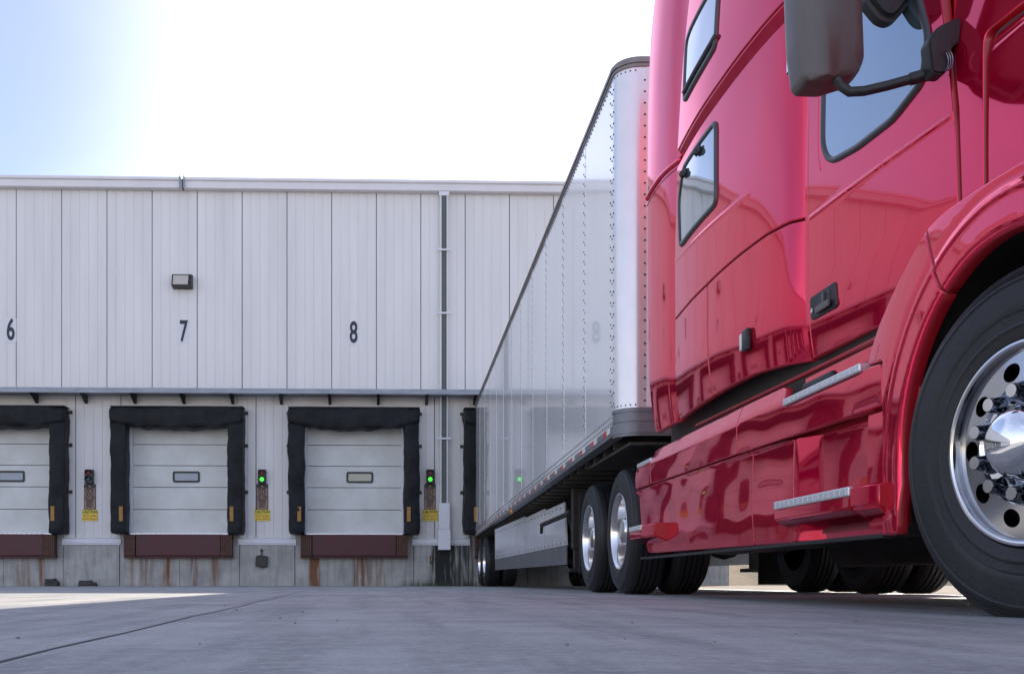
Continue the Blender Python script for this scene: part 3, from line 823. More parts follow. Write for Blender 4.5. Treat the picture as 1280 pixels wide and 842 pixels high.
# rounded nose with corner sheets
def nose_path(off=0., n=12):
    r = RN; pts = []
    cy = Y0+.04
    pts.append((TX+off*0-off, cy))
    for i in range(1, n+1):
        a = math.pi/2*i/n; pts.append((TX+r-(r+off)*math.cos(a), cy-(r+off)*math.sin(a)))
    out = list(pts)
    out.append((TX+TW/2, cy-r-off))
    for p in reversed(pts): out.append((2*(TX+TW/2)-p[0], p[1]))
    return out
def nose_wall(name, off, z0, z1, m, thick=.03, ridges=None, smooth=40, par=tr):
    bm = bmesh.new(); o_, i_ = nose_path(off), nose_path(off-thick)
    A = [bm.verts.new((p[0], p[1], z0)) for p in o_]; B = [bm.verts.new((p[0], p[1], z1)) for p in o_]
    C_ = [bm.verts.new((p[0], p[1], z0)) for p in i_]; D_ = [bm.verts.new((p[0], p[1], z1)) for p in i_]
    for k in range(len(A)-1):
        bm.faces.new((A[k], A[k+1], B[k+1], B[k])); bm.faces.new((C_[k+1], C_[k], D_[k], D_[k+1])); bm.faces.new((B[k], B[k+1], D_[k+1], D_[k])); bm.faces.new((A[k+1], A[k], C_[k], C_[k+1]))
    bmesh.ops.recalc_face_normals(bm, faces=bm.faces)
    return bm
zn0, znb, znt = 1.185, 1.395, 3.93
bm = nose_wall('n', 0, znb, znt, 'nose')
cy = Y0+.04
for (xx, yy, nx) in ((TX, cy-.012, (-1, 0)), (TX+RN+.03, cy-RN, (0, -1))):
    z = znb+.05
    while z < znt-.03: rivet(bm, xx, yy, z, .009, nx); z += .085
xx = TX+.05
for i in range(1, 7):
    a = math.pi/2*i/7; rivet(bm, TX+RN-RN*math.cos(a), cy-RN*math.sin(a), znt-.03, .007, (-math.cos(a), -math.sin(a))); rivet(bm, TX+RN-RN*math.cos(a), cy-RN*math.sin(a), znb+.02, .007, (-math.cos(a), -math.sin(a)))
obj('nose_panel', bm, ['nose', 'rivet'], tr, smooth=40)
bm = bmesh.new()
box(bm, TX+RN+.045, TX+TW-RN-.045, cy-RN-.006, cy-RN-.0005, znb, znt-.01)
obj('nose_sheet', bm, 'trailer', tr)
bmb = nose_wall('b', .006, zn0, znb-.002, 'bumperband')
for za, zc_ in ((zn0+.02, zn0+.025), (zn0+.11, zn0+.125), (znb-.03, znb-.012)):
    b2 = nose_wall('c', .013, za, zc_, 'bumperband', .012); me = bpy.data.meshes.new('tmp'); b2.to_mesh(me); b2.free(); bmb.from_mesh(me); bpy.data.meshes.remove(me)
obj('nose_band', bmb, 'bumperband', tr, smooth=40)
bm = bmesh.new()
for k in range(3):
    za, zc_, off = ((znt-.005, znt+.02, .012), (znt+.02, znt+.05, .022), (znt+.05, znt+.07, .004))[k]
    b2 = nose_wall('c', off, za, zc_, 'toprail', .05); me = bpy.data.meshes.new('tmp'); b2.to_mesh(me); b2.free(); bm.from_mesh(me); bpy.data.meshes.remove(me)
side_prism(bm, TX-.012, TX+.05, Y0+.04, Y1, lambda y: zt_(y)-.075, lambda y: zt_(y)-.05)
side_prism(bm, TX-.022, TX+.05, Y0+.04, Y1, lambda y: zt_(y)-.05, lambda y: zt_(y)-.02)
side_prism(bm, TX-.004, TX+.05, Y0+.04, Y1, lambda y: zt_(y)-.02, lambda y: zt_(y))
obj('top_rail', bm, 'toprail', tr, smooth=40)
# bottom rail with reflective tape
bm = bmesh.new()
side_prism(bm, TX-.008, TX+.06, Y0+.04, Y1, lambda y: zb(y)+.01, lambda y: zb(y)+.082)
side_prism(bm, TX-.014, TX+.08, Y0+.04, Y1, zb, lambda y: zb(y)+.009)
side_prism(bm, TX+TW-.06, TX+TW, Y0+.04, Y1, zb, lambda y: zb(y)+.03)
yy = Y0+.09
while yy < 15: rivet(bm, TX-.008, yy, zb(yy)+.022, .006); rivet(bm, TX-.008, yy+.03, zb(yy)+.035, .006); yy += .07
obj('bottom_rail', bm, ['rail', 'rivet'], tr)
yy = 7.98; k = 0
while yy < 22.0:
    for j, mm in enumerate(('tape_white', 'tape_red')):
        bm = bmesh.new(); a = yy+j*.13
        side_prism(bm, TX-.0105, TX-.004, a, a+.125, lambda y: zb(y)+.038, lambda y: zb(y)+.080)
        obj('reflective_tape', bm, mm, tr)
    yy += .54
# side marker lamp
bm = bmesh.new(); bmesh.ops.create_uvsphere(bm, u_segments=12, v_segments=8, radius=.035)
for v in bm.verts: v.co = Vector((v.co.x*.6+TX-.02, v.co.y*1.5+14.9, v.co.z+zb(14.9)-.03))
obj('marker_lamp', bm, 'amber', tr, smooth=180)
# underfloor
bm = bmesh.new(); side_prism(bm, TX+.04, TX+TW-.04, Y0, Y1-.05, lambda y: zb(y)+.06, lambda y: zb(y)+.09); 
obj('floor', bm, 'floorwood', tr)
y = Y0+.35; i = 0
while y < Y1-.2:
    bm = bmesh.new(); z = zb(y); box(bm, TX+.07, TX+TW-.07, y, y+.012, z-.04, z+.058); box(bm, TX+.07, TX+TW-.07, y-.03, y+.04, z-.052, z-.041)
    obj('cross_member', bm, 'frame', tr); y += .42; i += 1
bm = bmesh.new(); box(bm, TX+.10, TX+TW-.10, Y0-.08, Y0+1.7, zb(Y0)-.075, zb(Y0)-.054); obj('kingpin_plate', bm, 'frame', tr)
bm = bmesh.new(); box(bm, TX+.4, TX+TW-.4, 17.5, 22.1, .75, .9); box(bm, TX+.45,TX+.55, 17.5, 22.1, .88, 1.05); box(bm, TX+TW-.55,TX+TW-.45, 17.5, 22.1, .88, 1.05); obj('suspension_frame', bm, 'dark', tr)
# aerodynamic skirt, angled inward towards the front
def skirt():
    ya, yb, xa, xb = 12.2, 18.4, 1.95, 1.68
    d = Vector((xb-xa, yb-ya, 0)).normalized(); nn = Vector((d.y, -d.x, 0))
    def P(t, z, o_=0.): return Vector((xa+(xb-xa)*t, ya+(yb-ya)*t, z))+nn*o_
    bm = bmesh.new()
    for t0, t1 in ((0,.22),(.225,.48),(.485,1)):
        vs = []
        for o_ in (0, .02):
            vs.append([bm.verts.new(P(t0, .53-.04*t0, o_)), bm.verts.new(P(t1, .53-.04*t1, o_)), bm.verts.new(P(t1, 1.02, o_)), bm.verts.new(P(t0, 1.05, o_) if t0 > 0 else P(.02, 1.04, o_))])
        a, b = vs
        bm.faces.new(a); bm.faces.new(b[::-1])
        for i in range(4): bm.faces.new((a[i], b[i], b[(i+1) % 4], a[(i+1) % 4]))
    bmesh.ops.recalc_face_normals(bm, faces=bm.faces)
    sk = obj('side_skirt', bm, 'skirt', tr)
    bm = bmesh.new(); vs = []
    for o_ in (.003, .014): vs.append([bm.verts.new(P(0, .30, o_)), bm.verts.new(P(1, .30, o_)), bm.verts.new(P(1, .49, o_-.0)), bm.verts.new(P(0, .53, o_))])
    a, b = vs; bm.faces.new(a); bm.faces.new(b[::-1])
    for i in range(4): bm.faces.new((a[i], b[i], b[(i+1) % 4], a[(i+1) % 4]))
    bmesh.ops.recalc_face_normals(bm, faces=bm.faces)
    obj('rubber_flap', bm, 'rubber', sk)
    bm = bmesh.new()
    for i in range(24):
        for z in (.56, .98): 
            p = P(i/24+.01, z-.03*i/24, -.001); rivet(bm, p.x, p.y, p.z, .012, (-1, -.05), 0)
    me_ = bpy.data.meshes.new('tmp'); bm.to_mesh(me_); bm.free(); b0 = bmesh.new(); b0.from_mesh(sk.data); k_ = len(sk.data.materials); sk.data.materials.append(M['rivet']); n0 = len(b0.faces); me_.transform(wm(tr).inverted()); b0.from_mesh(me_)
    b0.faces.ensure_lookup_table()
    for f in list(b0.faces)[n0:]: f.material_index = k_
    b0.to_mesh(sk.data); b0.free(); bpy.data.meshes.remove(me_)
skirt()
bm = bmesh.new(); prism(bm, [(10.6,.30),(18.4,.30),(18.4,1.02),(10.9,1.02)], 'x', 4.12, 4.14); obj('side_skirt', bm, 'skirt', tr)
# landing gear
lg = empty('landing_gear', (1.92, 11.2, 0), parent=tr)
lg.location = (1.92-(TX+TW/2), 11.2-14.5, 0); WORLD[lg.name] = Matrix.Translation((1.92, 11.2, 0))
for x in (1.92, 1.92+1.9):
    bm = bmesh.new(); box(bm, x-.07, x+.07, 11.12, 11.26, .45, 1.1, .01); box(bm, x-.05, x+.05, 11.14, 11.24, .24, .46); obj('leg', bm, 'dark', lg)
    bm = bmesh.new(); box(bm, x-.12, x+.12, 11.05, 11.33, .2, .24, .01); obj('foot', bm, 'dark', lg)
bm = bmesh.new(); tube(bm, [(1.85,11.25,.86),(1.84,11.5,.84),(1.76,12.9,.80)], .028); tube(bm, [(1.76,12.9,.80),(1.76,12.95,.70)], .02); obj('crank_handle', bm, 'dark', lg)
bm = bmesh.new(); tube(bm, [(1.92,11.3,.5),(2.0,12.6,1.08)], .025); tube(bm, [(1.9,11.2,.62),(3.8,11.2,.62)], .03); obj('brace', bm, 'dark', lg)

# ------------------------------------------------------------------ wheels
def tyre_bm(rad=.519, wd=.28, seg=96, bead=.955):
    s = rad/.5
    half = [(a, r*(bead if r < .342 else bead+(1-bead)*min(1, (r-.342)/.07))) for a, r in [(-.02,.292),(-.006,.300),(0.0,.318),(.001,.330),(.004,.334),(.004,.340),(.001,.344),(.003,.365),(.0005,.367),(.0035,.371),(.003,.385),(.002,.415),(-.002,.440),(.001,.444),(-.001,.452),(-.006,.455),(-.016,.474),(-.022,.4765),(-.024,.484),(-.034,.492),(-.05,.496)]]
    prof = [(a, r*s) for a, r in half]
    x = -.06
    for k in range(4):
        prof += [(x-.012-(.0), .498*s), (x-.022, .499*s), (x-.024, .484*s), (x-.034, .484*s), (x-.036, .499*s)]; x -= (wd-.12)/4
    prof += [(-wd-a, r) for a, r in [(a, r*s) for a, r in half][::-1]]
    bm = bmesh.new(); lathe(bm, prof, seg)
    bmesh.ops.recalc_face_normals(bm, faces=bm.faces)
    return bm
def disc_with_holes(r0, r1, afun, nh, rh, hr, a_off=0., thick=.012):
    pts = []; loops = []
    def circ(r, n, cx=0, cy=0, rr=None): return [Vector((cx+r*math.cos(2*math.pi*i/n), cy+r*math.sin(2*math.pi*i/n))) for i in range(n)]
    outer = circ(r1, 96); inner = circ(r0, 96)
    pts = outer+inner; edges = [(i, (i+1) % 96) for i in range(96)]+[(96+i, 96+(i+1) % 96) for i in range(96)]
    holes = []
    for h in range(nh):
        an = 2*math.pi*h/nh+a_off; c = Vector((rh*math.cos(an), rh*math.sin(an))); t_ = Vector((-math.sin(an), math.cos(an))); n_ = Vector((math.cos(an), math.sin(an)))
        st = len(pts); lp = [c+t_*hr*1.18*math.cos(2*math.pi*i/20)+n_*hr*math.sin(2*math.pi*i/20) for i in range(20)]
        pts += lp; edges += [(st+i, st+(i+1) % 20) for i in range(20)]; holes.append((c, t_, n_, range(st, st+20)))
    for k in range(1, 5):
        rr = r0+(r1-r0)*k/5
        for q in circ(rr, 72):
            if all(abs((q-h[0]).dot(h[1])) > hr*1.25 or abs((q-h[0]).dot(h[2])) > hr*1.08 for h in holes): pts.append(q)
    res = delaunay_2d_cdt(pts, edges, [], 0, 1e-6)
    V = res[0]; bm = bmesh.new(); vv = [bm.verts.new((-afun(v.length), v.x, v.y)) for v in V]
    for f in res[2]:
        c = sum((V[i] for i in f), Vector((0,0)))/len(f)
        if c.length < r0 or c.length > r1*.9999: continue
        if any(((c-h[0]).dot(h[1])/(hr*1.18))**2+((c-h[0]).dot(h[2])/hr)**2 < .97 for h in holes): continue
        bm.faces.new([vv[i] for i in f])
    mp = {}
    for i, o_ in enumerate(res[3]):
        for q in o_: mp[q] = i
    for h in holes:
        ids = [mp[i] for i in h[3]]; fr = [vv[i] for i in ids]
        bk = [bm.verts.new(v.co+Vector((.022, 0, 0))) for v in fr]
        for i in range(20):
            j = (i+1) % 20
            bm.faces.new((fr[i], fr[j], bk[j], bk[i]))
    bmesh.ops.recalc_face_normals(bm, faces=bm.faces)
    bm.normal_update()
    if sum(f.normal.x*f.calc_area() for f in bm.faces) > 0: bmesh.ops.reverse_faces(bm, faces=bm.faces)
    return bm
def add_bm(dst, src, T=None):
    me = bpy.data.meshes.new('tmp'); src.to_mesh(me); src.free()
    if T: me.transform(T)
    dst.from_mesh(me); bpy.data.meshes.remove(me)
def nut_bm(L=.066):
    bm = bmesh.new(); seg = 6
    def ring(a, r, n, ph=0): return [bm.verts.new((-a, r*math.cos(2*math.pi*k/n+ph), r*math.sin(2*math.pi*k/n+ph))) for k in range(n)]
    prof = [(0,.031,0),(.006,.031,0),(.010,.028,0),(.012,.0235,1),(.036,.0225,1),(.042,.0215,0),(L,.0200,0),(L+.002,.0185,0)]
    rs = []
    for a, r, hx in prof:
        r_ = []
        for k in range(24):
            t = 2*math.pi*k/24; rr = r
            if hx: 
                m_ = (t % (math.pi/3))-math.pi/6; rr = r*math.cos(math.pi/6)/math.cos(m_)*1.1
            r_.append(bm.verts.new((-a, rr*math.cos(t), rr*math.sin(t))))
        rs.append(r_)
    for A, B in zip(rs, rs[1:]):
        for k in range(24): bm.faces.new((A[k], A[(k+1) % 24], B[(k+1) % 24], B[k]))
    f = bm.faces.new(rs[-1]); f.material_index = 1
    bmesh.ops.recalc_face_normals(bm, faces=bm.faces)
    return bm
def steer_wheel(parent, loc, rz, flip=False):
    w_ = empty('wheel', (0,0,0), rz, parent)
    base = wm(parent).inverted() @ Vector(loc); w_.location = base
    WORLD[w_.name] = wm(parent) @ Matrix.Translation(base) @ Matrix.Rotation(rz, 4, 'Z')
    obj('tyre', tyre_bm(), 'tyre', w_, local=True, smooth=35)
    bm = bmesh.new()
    lathe(bm, [(-.03,.304),(-.004,.305),(.004,.302),(.005,.295),(.001,.289),(-.012,.286),(-.020,.284)], 128)
    fd = lambda r: -.020+.008*(1-((r-.17)/.114))
    add_bm(bm, disc_with_holes(.172, .284, fd, 10, .228, .0275, R(0)))
    bmesh.ops.recalc_face_normals(bm, faces=bm.faces)
    bm.normal_update()
    for v in bm.verts: v.co.y *= .955; v.co.z *= .955
    for f in bm.faces:
        if f.calc_center_median().yz.length < .274: f.material_index = 1
    obj('rim', bm, ['alu', 'alurim'], w_, local=True, smooth=40)
    bm = bmesh.new(); lathe(bm, [(-.12,.26),(-.12,.02)], 48); obj('brake_drum', bm, 'dark', w_, local=True)
    bm = bmesh.new()
    lathe(bm, [(-.014,.176),(-.004,.175),(.000,.170),(-.004,.165),(-.010,.160),(-.012,.108),(.004,.105),(.030,.101),(.052,.092),(.070,.075),(.081,.058),(.087,.03),(.089,0)], 96)
    bmesh.ops.recalc_face_normals(bm, faces=bm.faces); obj('hub_cover', bm, 'chrome', w_, local=True, smooth=35)
    proto = None
    for k in range(10):
        an = 2*math.pi*k/10+R(18)
        if proto is None: n_ = proto = obj('lug_nut', nut_bm(.057), ['chromedk', 'alu'], w_, local=True, smooth=35)
        else: n_ = proto.copy(); COL.objects.link(n_); n_.parent = w_
        n_.location = (.010, .1429*math.cos(an), .1429*math.sin(an))
    return w_
def drive_wheel(parent, loc, name='wheel', dual=True, flip=False, rad=.493):
    w_ = empty(name, (0,0,0), R(180) if flip else 0, parent)
    base = wm(parent).inverted() @ Vector(loc); w_.location = base
    WORLD[w_.name] = wm(parent) @ Matrix.Translation(base) @ Matrix.Rotation(R(180) if flip else 0, 4, 'Z')
    obj('tyre', tyre_bm(rad, bead=1), 'tyre', w_, local=True, smooth=35)
    if dual: 
        bm = tyre_bm(rad, bead=1); bmesh.ops.translate(bm, verts=bm.verts[:], vec=(.33,0,0)); obj('inner_tyre', bm, 'tyre', w_, local=True, smooth=35)
    bm = bmesh.new()
    lathe(bm, [(-.03,.306),(-.006,.304),(0,.300),(.001,.294),(-.006,.287),(-.02,.280),(-.05,.274),(-.11,.268),(-.15,.260),(-.165,.245),(-.170,.17),(-.168,.115),(-.10,.110),(-.05,.105),(-.03,.09),(-.028,0)], 96)
    bmesh.ops.recalc_face_normals(bm, faces=bm.faces)
    obj('rim', bm, 'alu', w_, local=True, smooth=35)
    bm = bmesh.new()
    for k in range(10):
        an = 2*math.pi*k/10; add_bm(bm, nut_bm(.045), Matrix.Translation((.168, .1429*math.cos(an), .1429*math.sin(an))))
    obj('lug_nuts', bm, 'chrome', w_, local=True, smooth=35)
    bm = bmesh.new(); lathe(bm, [(-.30,.27),(-.20,.27),(-.175,.2),(-.175,.0)], 32); obj('brake_drum', bm, 'dark', w_, local=True)
    return w_
for y in (20.45, 21.7):
    for x, fl in ((1.655, False), (TX+TW-.035, True)): drive_wheel(tr, (x, y, .495), flip=fl)
bm = bmesh.new()
for y in (20.45, 21.7):
    bm = bmesh.new(); tube(bm, [(2.0,y,.5),(3.9,y,.5)], .065); obj('axle', bm, 'dark', tr)

# ------------------------------------------------------------------ tractor
XC = 2.96
tk = empty('semi_truck', (XC, 5.2, 0), label='glossy red sleeper cab semi truck parked in front of the white trailer', cat='truck')
def wave(y, z): return .0011*math.sin(5.1*y+1.3*z)*math.sin(4.3*z+.8) + .0006*math.sin(11*y+2)*math.sin(9*z)
SLP = [(4.46,1.772),(4.52,1.746),(4.65,1.711),(4.9,1.680),(5.3,1.655),(5.7,1.648),(6.0,1.655),(6.35,1.676),(6.6,1.695)]
DRP = [(2.9,1.834),(3.1,1.810),(3.3,1.790),(3.6,1.769),(4.0,1.750),(4.47,1.735),(4.6,1.7315)]
def SZ(y): return 2.03-.075*(6.2-y)/1.3
def DZ(y): return 1.642-.03*(4.47-y)
def ridge(f, a, b): return [(y, f(y)+d) for y in [a+.02*i for i in range(int((b-a)/.02))] for d in (-.03,-.018,-.012,-.008,-.004,0,.004,.008,.012,.018,.03)]
def tuck(z, zk=1.40, a=.30): return a*max(0, zk-z)**2
def sleeper_s(y, z):
    x = catmull(SLP, y)+tuck(z)+wave(y, z)
    x += .035*max(0, z-2.75)**2
    x -= .0035*min(1, max(0, (y-4.95)/.4))*math.exp(-((z-SZ(y))/.008)**2)   # pressed character line
    return x
def door_s(y, z):
    x = catmull(DRP, y)+tuck(z, 1.36, .28)+wave(y, z)*.12+.03*max(0, z-1.75)**2
    x -= .0035*math.exp(-((z-DZ(y))/.008)**2)
    return x
EXP = [(5.8,1.712),(6.2,1.700),(6.31,1.690),(6.45,1.668),(6.65,1.655),(6.85,1.652),(7.0,1.658)]
def ext_s(y, z): return catmull(EXP, y+(.0 if z < 2.7 else .10*(z-2.7)**1.3))+tuck(z, 1.45, .22)+wave(y, z)*.6+.02*max(0, z-3)**2
def fair_s(y, z):
    x = 1.683+wave(y*1.3, z*1.7)*.75
    if z > .895: x += (z-.895)*.42
    elif z > .72: x += .30*(z-.82)**2-.30*(.075)**2
    else: x += .018+.16*(z-.52)**2
    return x

# inner shell so nothing shows through the gaps
bm = bmesh.new()
box(bm, 1.83, 2*XC-1.83, 3.32, 6.5, 1.12, 3.9, .06)
obj('cab_shell', bm, 'redshade', tk)
bm = bmesh.new()
prism(bm, [(3.35,1.9),(6.5,1.9),(6.9,4.05),(5.9,4.15),(4.2,3.4),(3.75,2.75)], 'x', 1.86, 2*XC-1.72)
obj('roof_fairing', bm, 'red', tk)
# far side skins (other side of the cab)
bm = bmesh.new(); box(bm, 2*XC-1.73, 2*XC-1.68, 3.35, 6.9, 1.07, 3.9, .02); box(bm, 2*XC-1.70, 2*XC-1.66, 3.5, 7.4, .27, .97, .02); obj('far_side_panel', bm, 'red', tk)

g_ = .0035
# rear side extender
panel('side_fairing', [(6.325,1.08),(6.84,1.075),(6.93,1.7),(6.965,2.3),(6.955,3.3),(6.93,3.70),(6.84,3.92),(6.72,4.03),(5.75,4.15),(5.98,3.62),(6.14,3.15),(6.27,2.7),(6.335,2.2),(6.345,1.68)], ext_s, 'red', tk, r=[.02,.03,0,0,0,.05,.05,.06,.02,0,0,0,0,0])
# sleeper: upper part above drip moulding
up_l = [(6.26,2.68),(6.13,3.15),(5.97,3.62),(5.76,4.10)]
panel('roof_side', [(4.47,2.688),(6.26,2.688)]+up_l[1:]+[(4.9,4.1),(4.47,3.6)], sleeper_s, 'red', tk, r=.01)
panel('sleeper_side', [(6.335,1.698),(6.335,2.2),(6.275,2.592),(4.476,2.592),(4.476,1.668),(4.60,1.690),(4.80,1.703),(5.1,1.705),(5.576,1.698)], sleeper_s, 'red', tk, r=.006, step=.03, extra=ridge(SZ, 4.9, 6.33))
ld = panel('luggage_door', [(5.567,1.094),(5.567,1.690),(5.1,1.697),(4.80,1.695),(4.60,1.682),(4.476,1.660),(4.476,1.052),(4.70,1.075),(4.98,1.095),(5.3,1.098)], sleeper_s, 'red', tk, r=.008)
panel('side_panel', [(6.325,1.085),(6.335,1.690),(5.584,1.690),(5.580,1.094)], sleeper_s, 'red', tk, r=.008)
# drip moulding: concave shoulder between side and roof
panel('drip_moulding', [(4.476,2.594),(6.27,2.594),(6.255,2.686),(4.476,2.686)], lambda y, z: sleeper_s(y, z)+(2.689-z)*1.1-.004, 'red', tk, r=.002, step=.03, rnd=.012)
bm = bmesh.new()
surf_tube(bm, [(6.96,2.66),(6.6,2.668),(6.27,2.645)], lambda y, z: ext_s(y, z), .016, .0, seg=12)
obj('drip_moulding', bm, 'red', tk, smooth=180)
bm = bmesh.new(); surf_tube(bm, [(6.965,2.615),(6.6,2.628),(6.27,2.61)], lambda y, z: ext_s(y, z), .0045, -.002, seg=6); obj('moulding_gap', bm, 'black', tk, smooth=180)
# sleeper windows
def window(name, poly, surf, parent, r=.07, latches=(), label=None, wd=.022):
    wn = panel(name, poly, surf, 'glass', parent, r=r, thick=.012, step=.06, rnd=.004, lift=.004, label=label)
    ring_frame('window_frame', offset([Vector(p) for p in poly][::(1 if area(poly) > 0 else -1)], -.018), surf, 'gasket', wn, wd=wd+.012, lift=.013, r=r+.01)
    for (y, z) in latches:
        bm = bmesh.new(); x = surf(y, z)
        tube(bm, [(x-.012, y, z), (x-.020, y-.01, z-.0), (x-.024, y-.02, z-.0)], [.02,.022,.016], 14); box(bm, x-.02, x-.006, y-.055, y+.02, z-.018, z+.016, .004)
        obj('latch', bm, 'black', wn, smooth=50)
    return wn
window('sleeper_window', [(5.43,2.075),(6.16,2.085),(6.20,2.36),(6.08,2.51),(5.43,2.50)], sleeper_s, tk, r=.06, latches=((5.72,2.46),(6.03,2.46)), label='lower sleeper side window with two black latches')
window('sleeper_window', [(5.44,2.90),(6.06,2.895),(6.03,3.22),(5.96,3.25),(5.40,3.245)], sleeper_s, tk, r=.06, label='upper sleeper side window near the roof')
bm = bmesh.new()
surf_tube(bm, [(6.03,2.935),(5.42,2.94)], lambda y, z: sleeper_s(y, z)-.012, .012, seg=8); obj('window_rail', bm, 'gasket', tk, smooth=180)
# marker light on luggage door
bm = bmesh.new(); yy, zz = 5.02, 1.262; x = sleeper_s(yy, zz)
box(bm, x-.022, x+.004, yy-.055, yy+.02, zz-.052, zz+.052, .008); obj('latch_handle', bm, 'black', ld, smooth=40)
bm = bmesh.new(); box(bm, x-.024, x+.002, yy+.021, yy+.05, zz-.04, zz+.04, .006); obj('marker_lens', bm, 'tape_white', ld, smooth=40)
# door pillar strip and door
panel('door_pillar', [(4.436,1.055),(4.468,1.05),(4.468,3.2),(4.436,3.2)], lambda y, z: catmull(DRP, y)+.004+tuck(z, 1.36, .28)+.05*max(0, z-1.75)**2, 'red', tk, r=.004, rnd=.006)
door_poly = [(4.428,1.052),(4.428,2.75),(3.80,2.72),(3.52,2.35),(3.425,2.02),(3.375,1.78),(3.345,1.55),(3.325,1.20),(3.34,1.045),(3.6,1.048),(4.0,1.052)]
dr = panel('door', door_poly, door_s, 'red', tk, r=[.015,.05,.05,.05,0,0,0,0,.02,0,0], step=.028, extra=ridge(DZ, 3.3, 4.44))
win_poly = [(4.235,1.835),(4.27,1.90),(4.27,2.60),(3.86,2.55),(3.60,2.20),(3.495,1.93),(3.53,1.80),(3.72,1.755),(3.98,1.765),(4.18,1.795)]
window('door_window', win_poly, door_s, dr, r=.035, wd=.016)
# window recess lip (pressed line behind the gasket)
bm = bmesh.new(); surf_tube(bm, [(4.33,2.7),(4.33,1.95),(4.325,1.86),(4.30,1.80)], door_s, .006, -.004, seg=8); obj('pressed_edge', bm, 'red', dr, smooth=180)
# door handle
hy0, hy1, hz0, hz1 = 4.16, 4.395, 1.198, 1.302
hd = panel('door_handle', [(hy0,hz0),(hy1,hz0+.004),(hy1,hz1-.004),(hy0,hz1)], door_s, 'black', dr, r=.018, thick=.03, lift=.008, rnd=.004, step=.03)
bm = bmesh.new(); x = door_s(4.25, 1.25)-.008
box(bm, x-.003, x+.012, 4.20, 4.315, 1.222, 1.284, .004); obj('handle_recess', bm, 'signblack', hd)
bm = bmesh.new(); box(bm, x-.014, x-.0035, 4.19, 4.325, 1.212, 1.240, .004); box(bm, x-.010, x-.0005, 4.245, 4.262, 1.24, 1.284); obj('paddle', bm, 'greyplastic', hd)
bm = bmesh.new(); tube(bm, [(x-.012,4.36,1.236),(x+.004,4.36,1.236)], .010); obj('key_lock', bm, 'alu', hd, smooth=40)

# cowl and A-pillar
def cowl_s(y, z):
    x = catmull([(2.7,1.855),(3.0,1.826),(3.2,1.800),(3.4,1.785)], y)+wave(y, z)*.6
    return x+.20*max(0, z-1.74)**1.5
panel('cowl_panel', [(3.309,1.14),(3.335,1.62),(3.362,1.80),(3.411,2.02),(3.49,2.30),(3.30,2.30),(3.235,2.05),(3.19,1.93),(3.10,1.885),(2.85,1.885),(2.70,1.90),(2.70,1.80),(3.205,1.79),(3.205,1.14)], cowl_s, 'red', tk, r=[.01,0,0,0,0,.02,.05,.04,0,0,.01,.01,.03,.01])
# vertical recess between cowl and hood
bm = bmesh.new(); box(bm, 1.86, 1.90, 2.9, 3.32, 1.1, 1.78); obj('hood_gap', bm, 'redshade', tk)
panel('windscreen', [(3.285,2.30),(3.22,2.04),(3.175,1.95),(3.09,1.905),(2.85,1.905),(2.45,1.93),(2.75,2.6),(3.1,2.65)], lambda y, z: cowl_s(y, z)+.006+.9*max(0, 3.1-y)**1.5, 'glass', tk, r=[.0,.05,.05,.04,0,.02,.02,.02])
bm = bmesh.new()
ring = [(3.285,2.30),(3.22,2.04),(3.175,1.95),(3.09,1.905),(2.85,1.905),(2.45,1.93)]
surf_tube(bm, ring, lambda y, z: cowl_s(y, z)+.002+.9*max(0, 3.1-y)**1.5, .012, seg=8); obj('windscreen_seal', bm, 'gasket', tk, smooth=180)
# front windscreen sheet and cab front
bm = bmesh.new()
prism(bm, [(2.75,1.93),(3.33,1.80),(3.9,2.75),(3.6,2.75)], 'x', 2.25, 2*XC-1.9); obj('windscreen_front', bm, 'glass', tk)

# hood: lofted sections
def hood():
    bm = bmesh.new(); st = [(3.165,1.0,0.),(2.8,.985,-.015),(2.4,.955,-.05),(2.0,.90,-.12),(1.7,.82,-.22),(1.52,.70,-.36)]
    rings = []
    for y, sx_, dz in st:
        half = []
        W = (XC-1.795)*sx_; top = 1.92+dz; sh = 1.70+dz*.9
        for i in range(7): half.append((XC-W-.004*math.sin(i/6*math.pi), 1.12+(sh-1.12)*i/6))
        for i in range(1, 9):
            a = math.pi/2*i/8; half.append((XC-W+.16*(1-math.cos(a))*1.2, sh+.13*math.sin(a)))
        x_l = half[-1][0]; z_l = half[-1][1]
        for i in range(1, 7): t = i/6; half.append((x_l+(XC-x_l)*t, z_l+(top-z_l)*math.sin(t*math.pi/2)))
        full = half+[(2*XC-p[0], p[1]) for p in half[-2::-1]]
        rings.append([bm.verts.new((p[0], y, p[1])) for p in full])
    for A, B in zip(rings, rings[1:]):
        for i in range(len(A)-1): bm.faces.new((A[i], B[i], B[i+1], A[i+1]))
    bm.faces.new(rings[-1]); bm.faces.new(rings[0])
    bmesh.ops.recalc_face_normals(bm, faces=bm.faces)
    hd_ = obj('hood', bm, 'red', tk, smooth=50)
    bm = bmesh.new(); box(bm, XC-.55, XC+.55, 1.40, 1.51, .75, 1.55, .03); gr = obj('grille', bm, 'chrome', tk, smooth=40)
    bm = bmesh.new(); box(bm, XC-1.22, XC+1.22, 1.15, 1.45, .30, .72, .08); obj('front_bumper', bm, 'red', tk, smooth=40)
    for s_ in (-1, 1):
        bm = bmesh.new(); box(bm, XC+s_*1.0-.2, XC+s_*1.0+.2, 1.42, 1.75, .85, 1.15, .06); obj('headlight', bm, 'glass', tk, smooth=40)
hood()
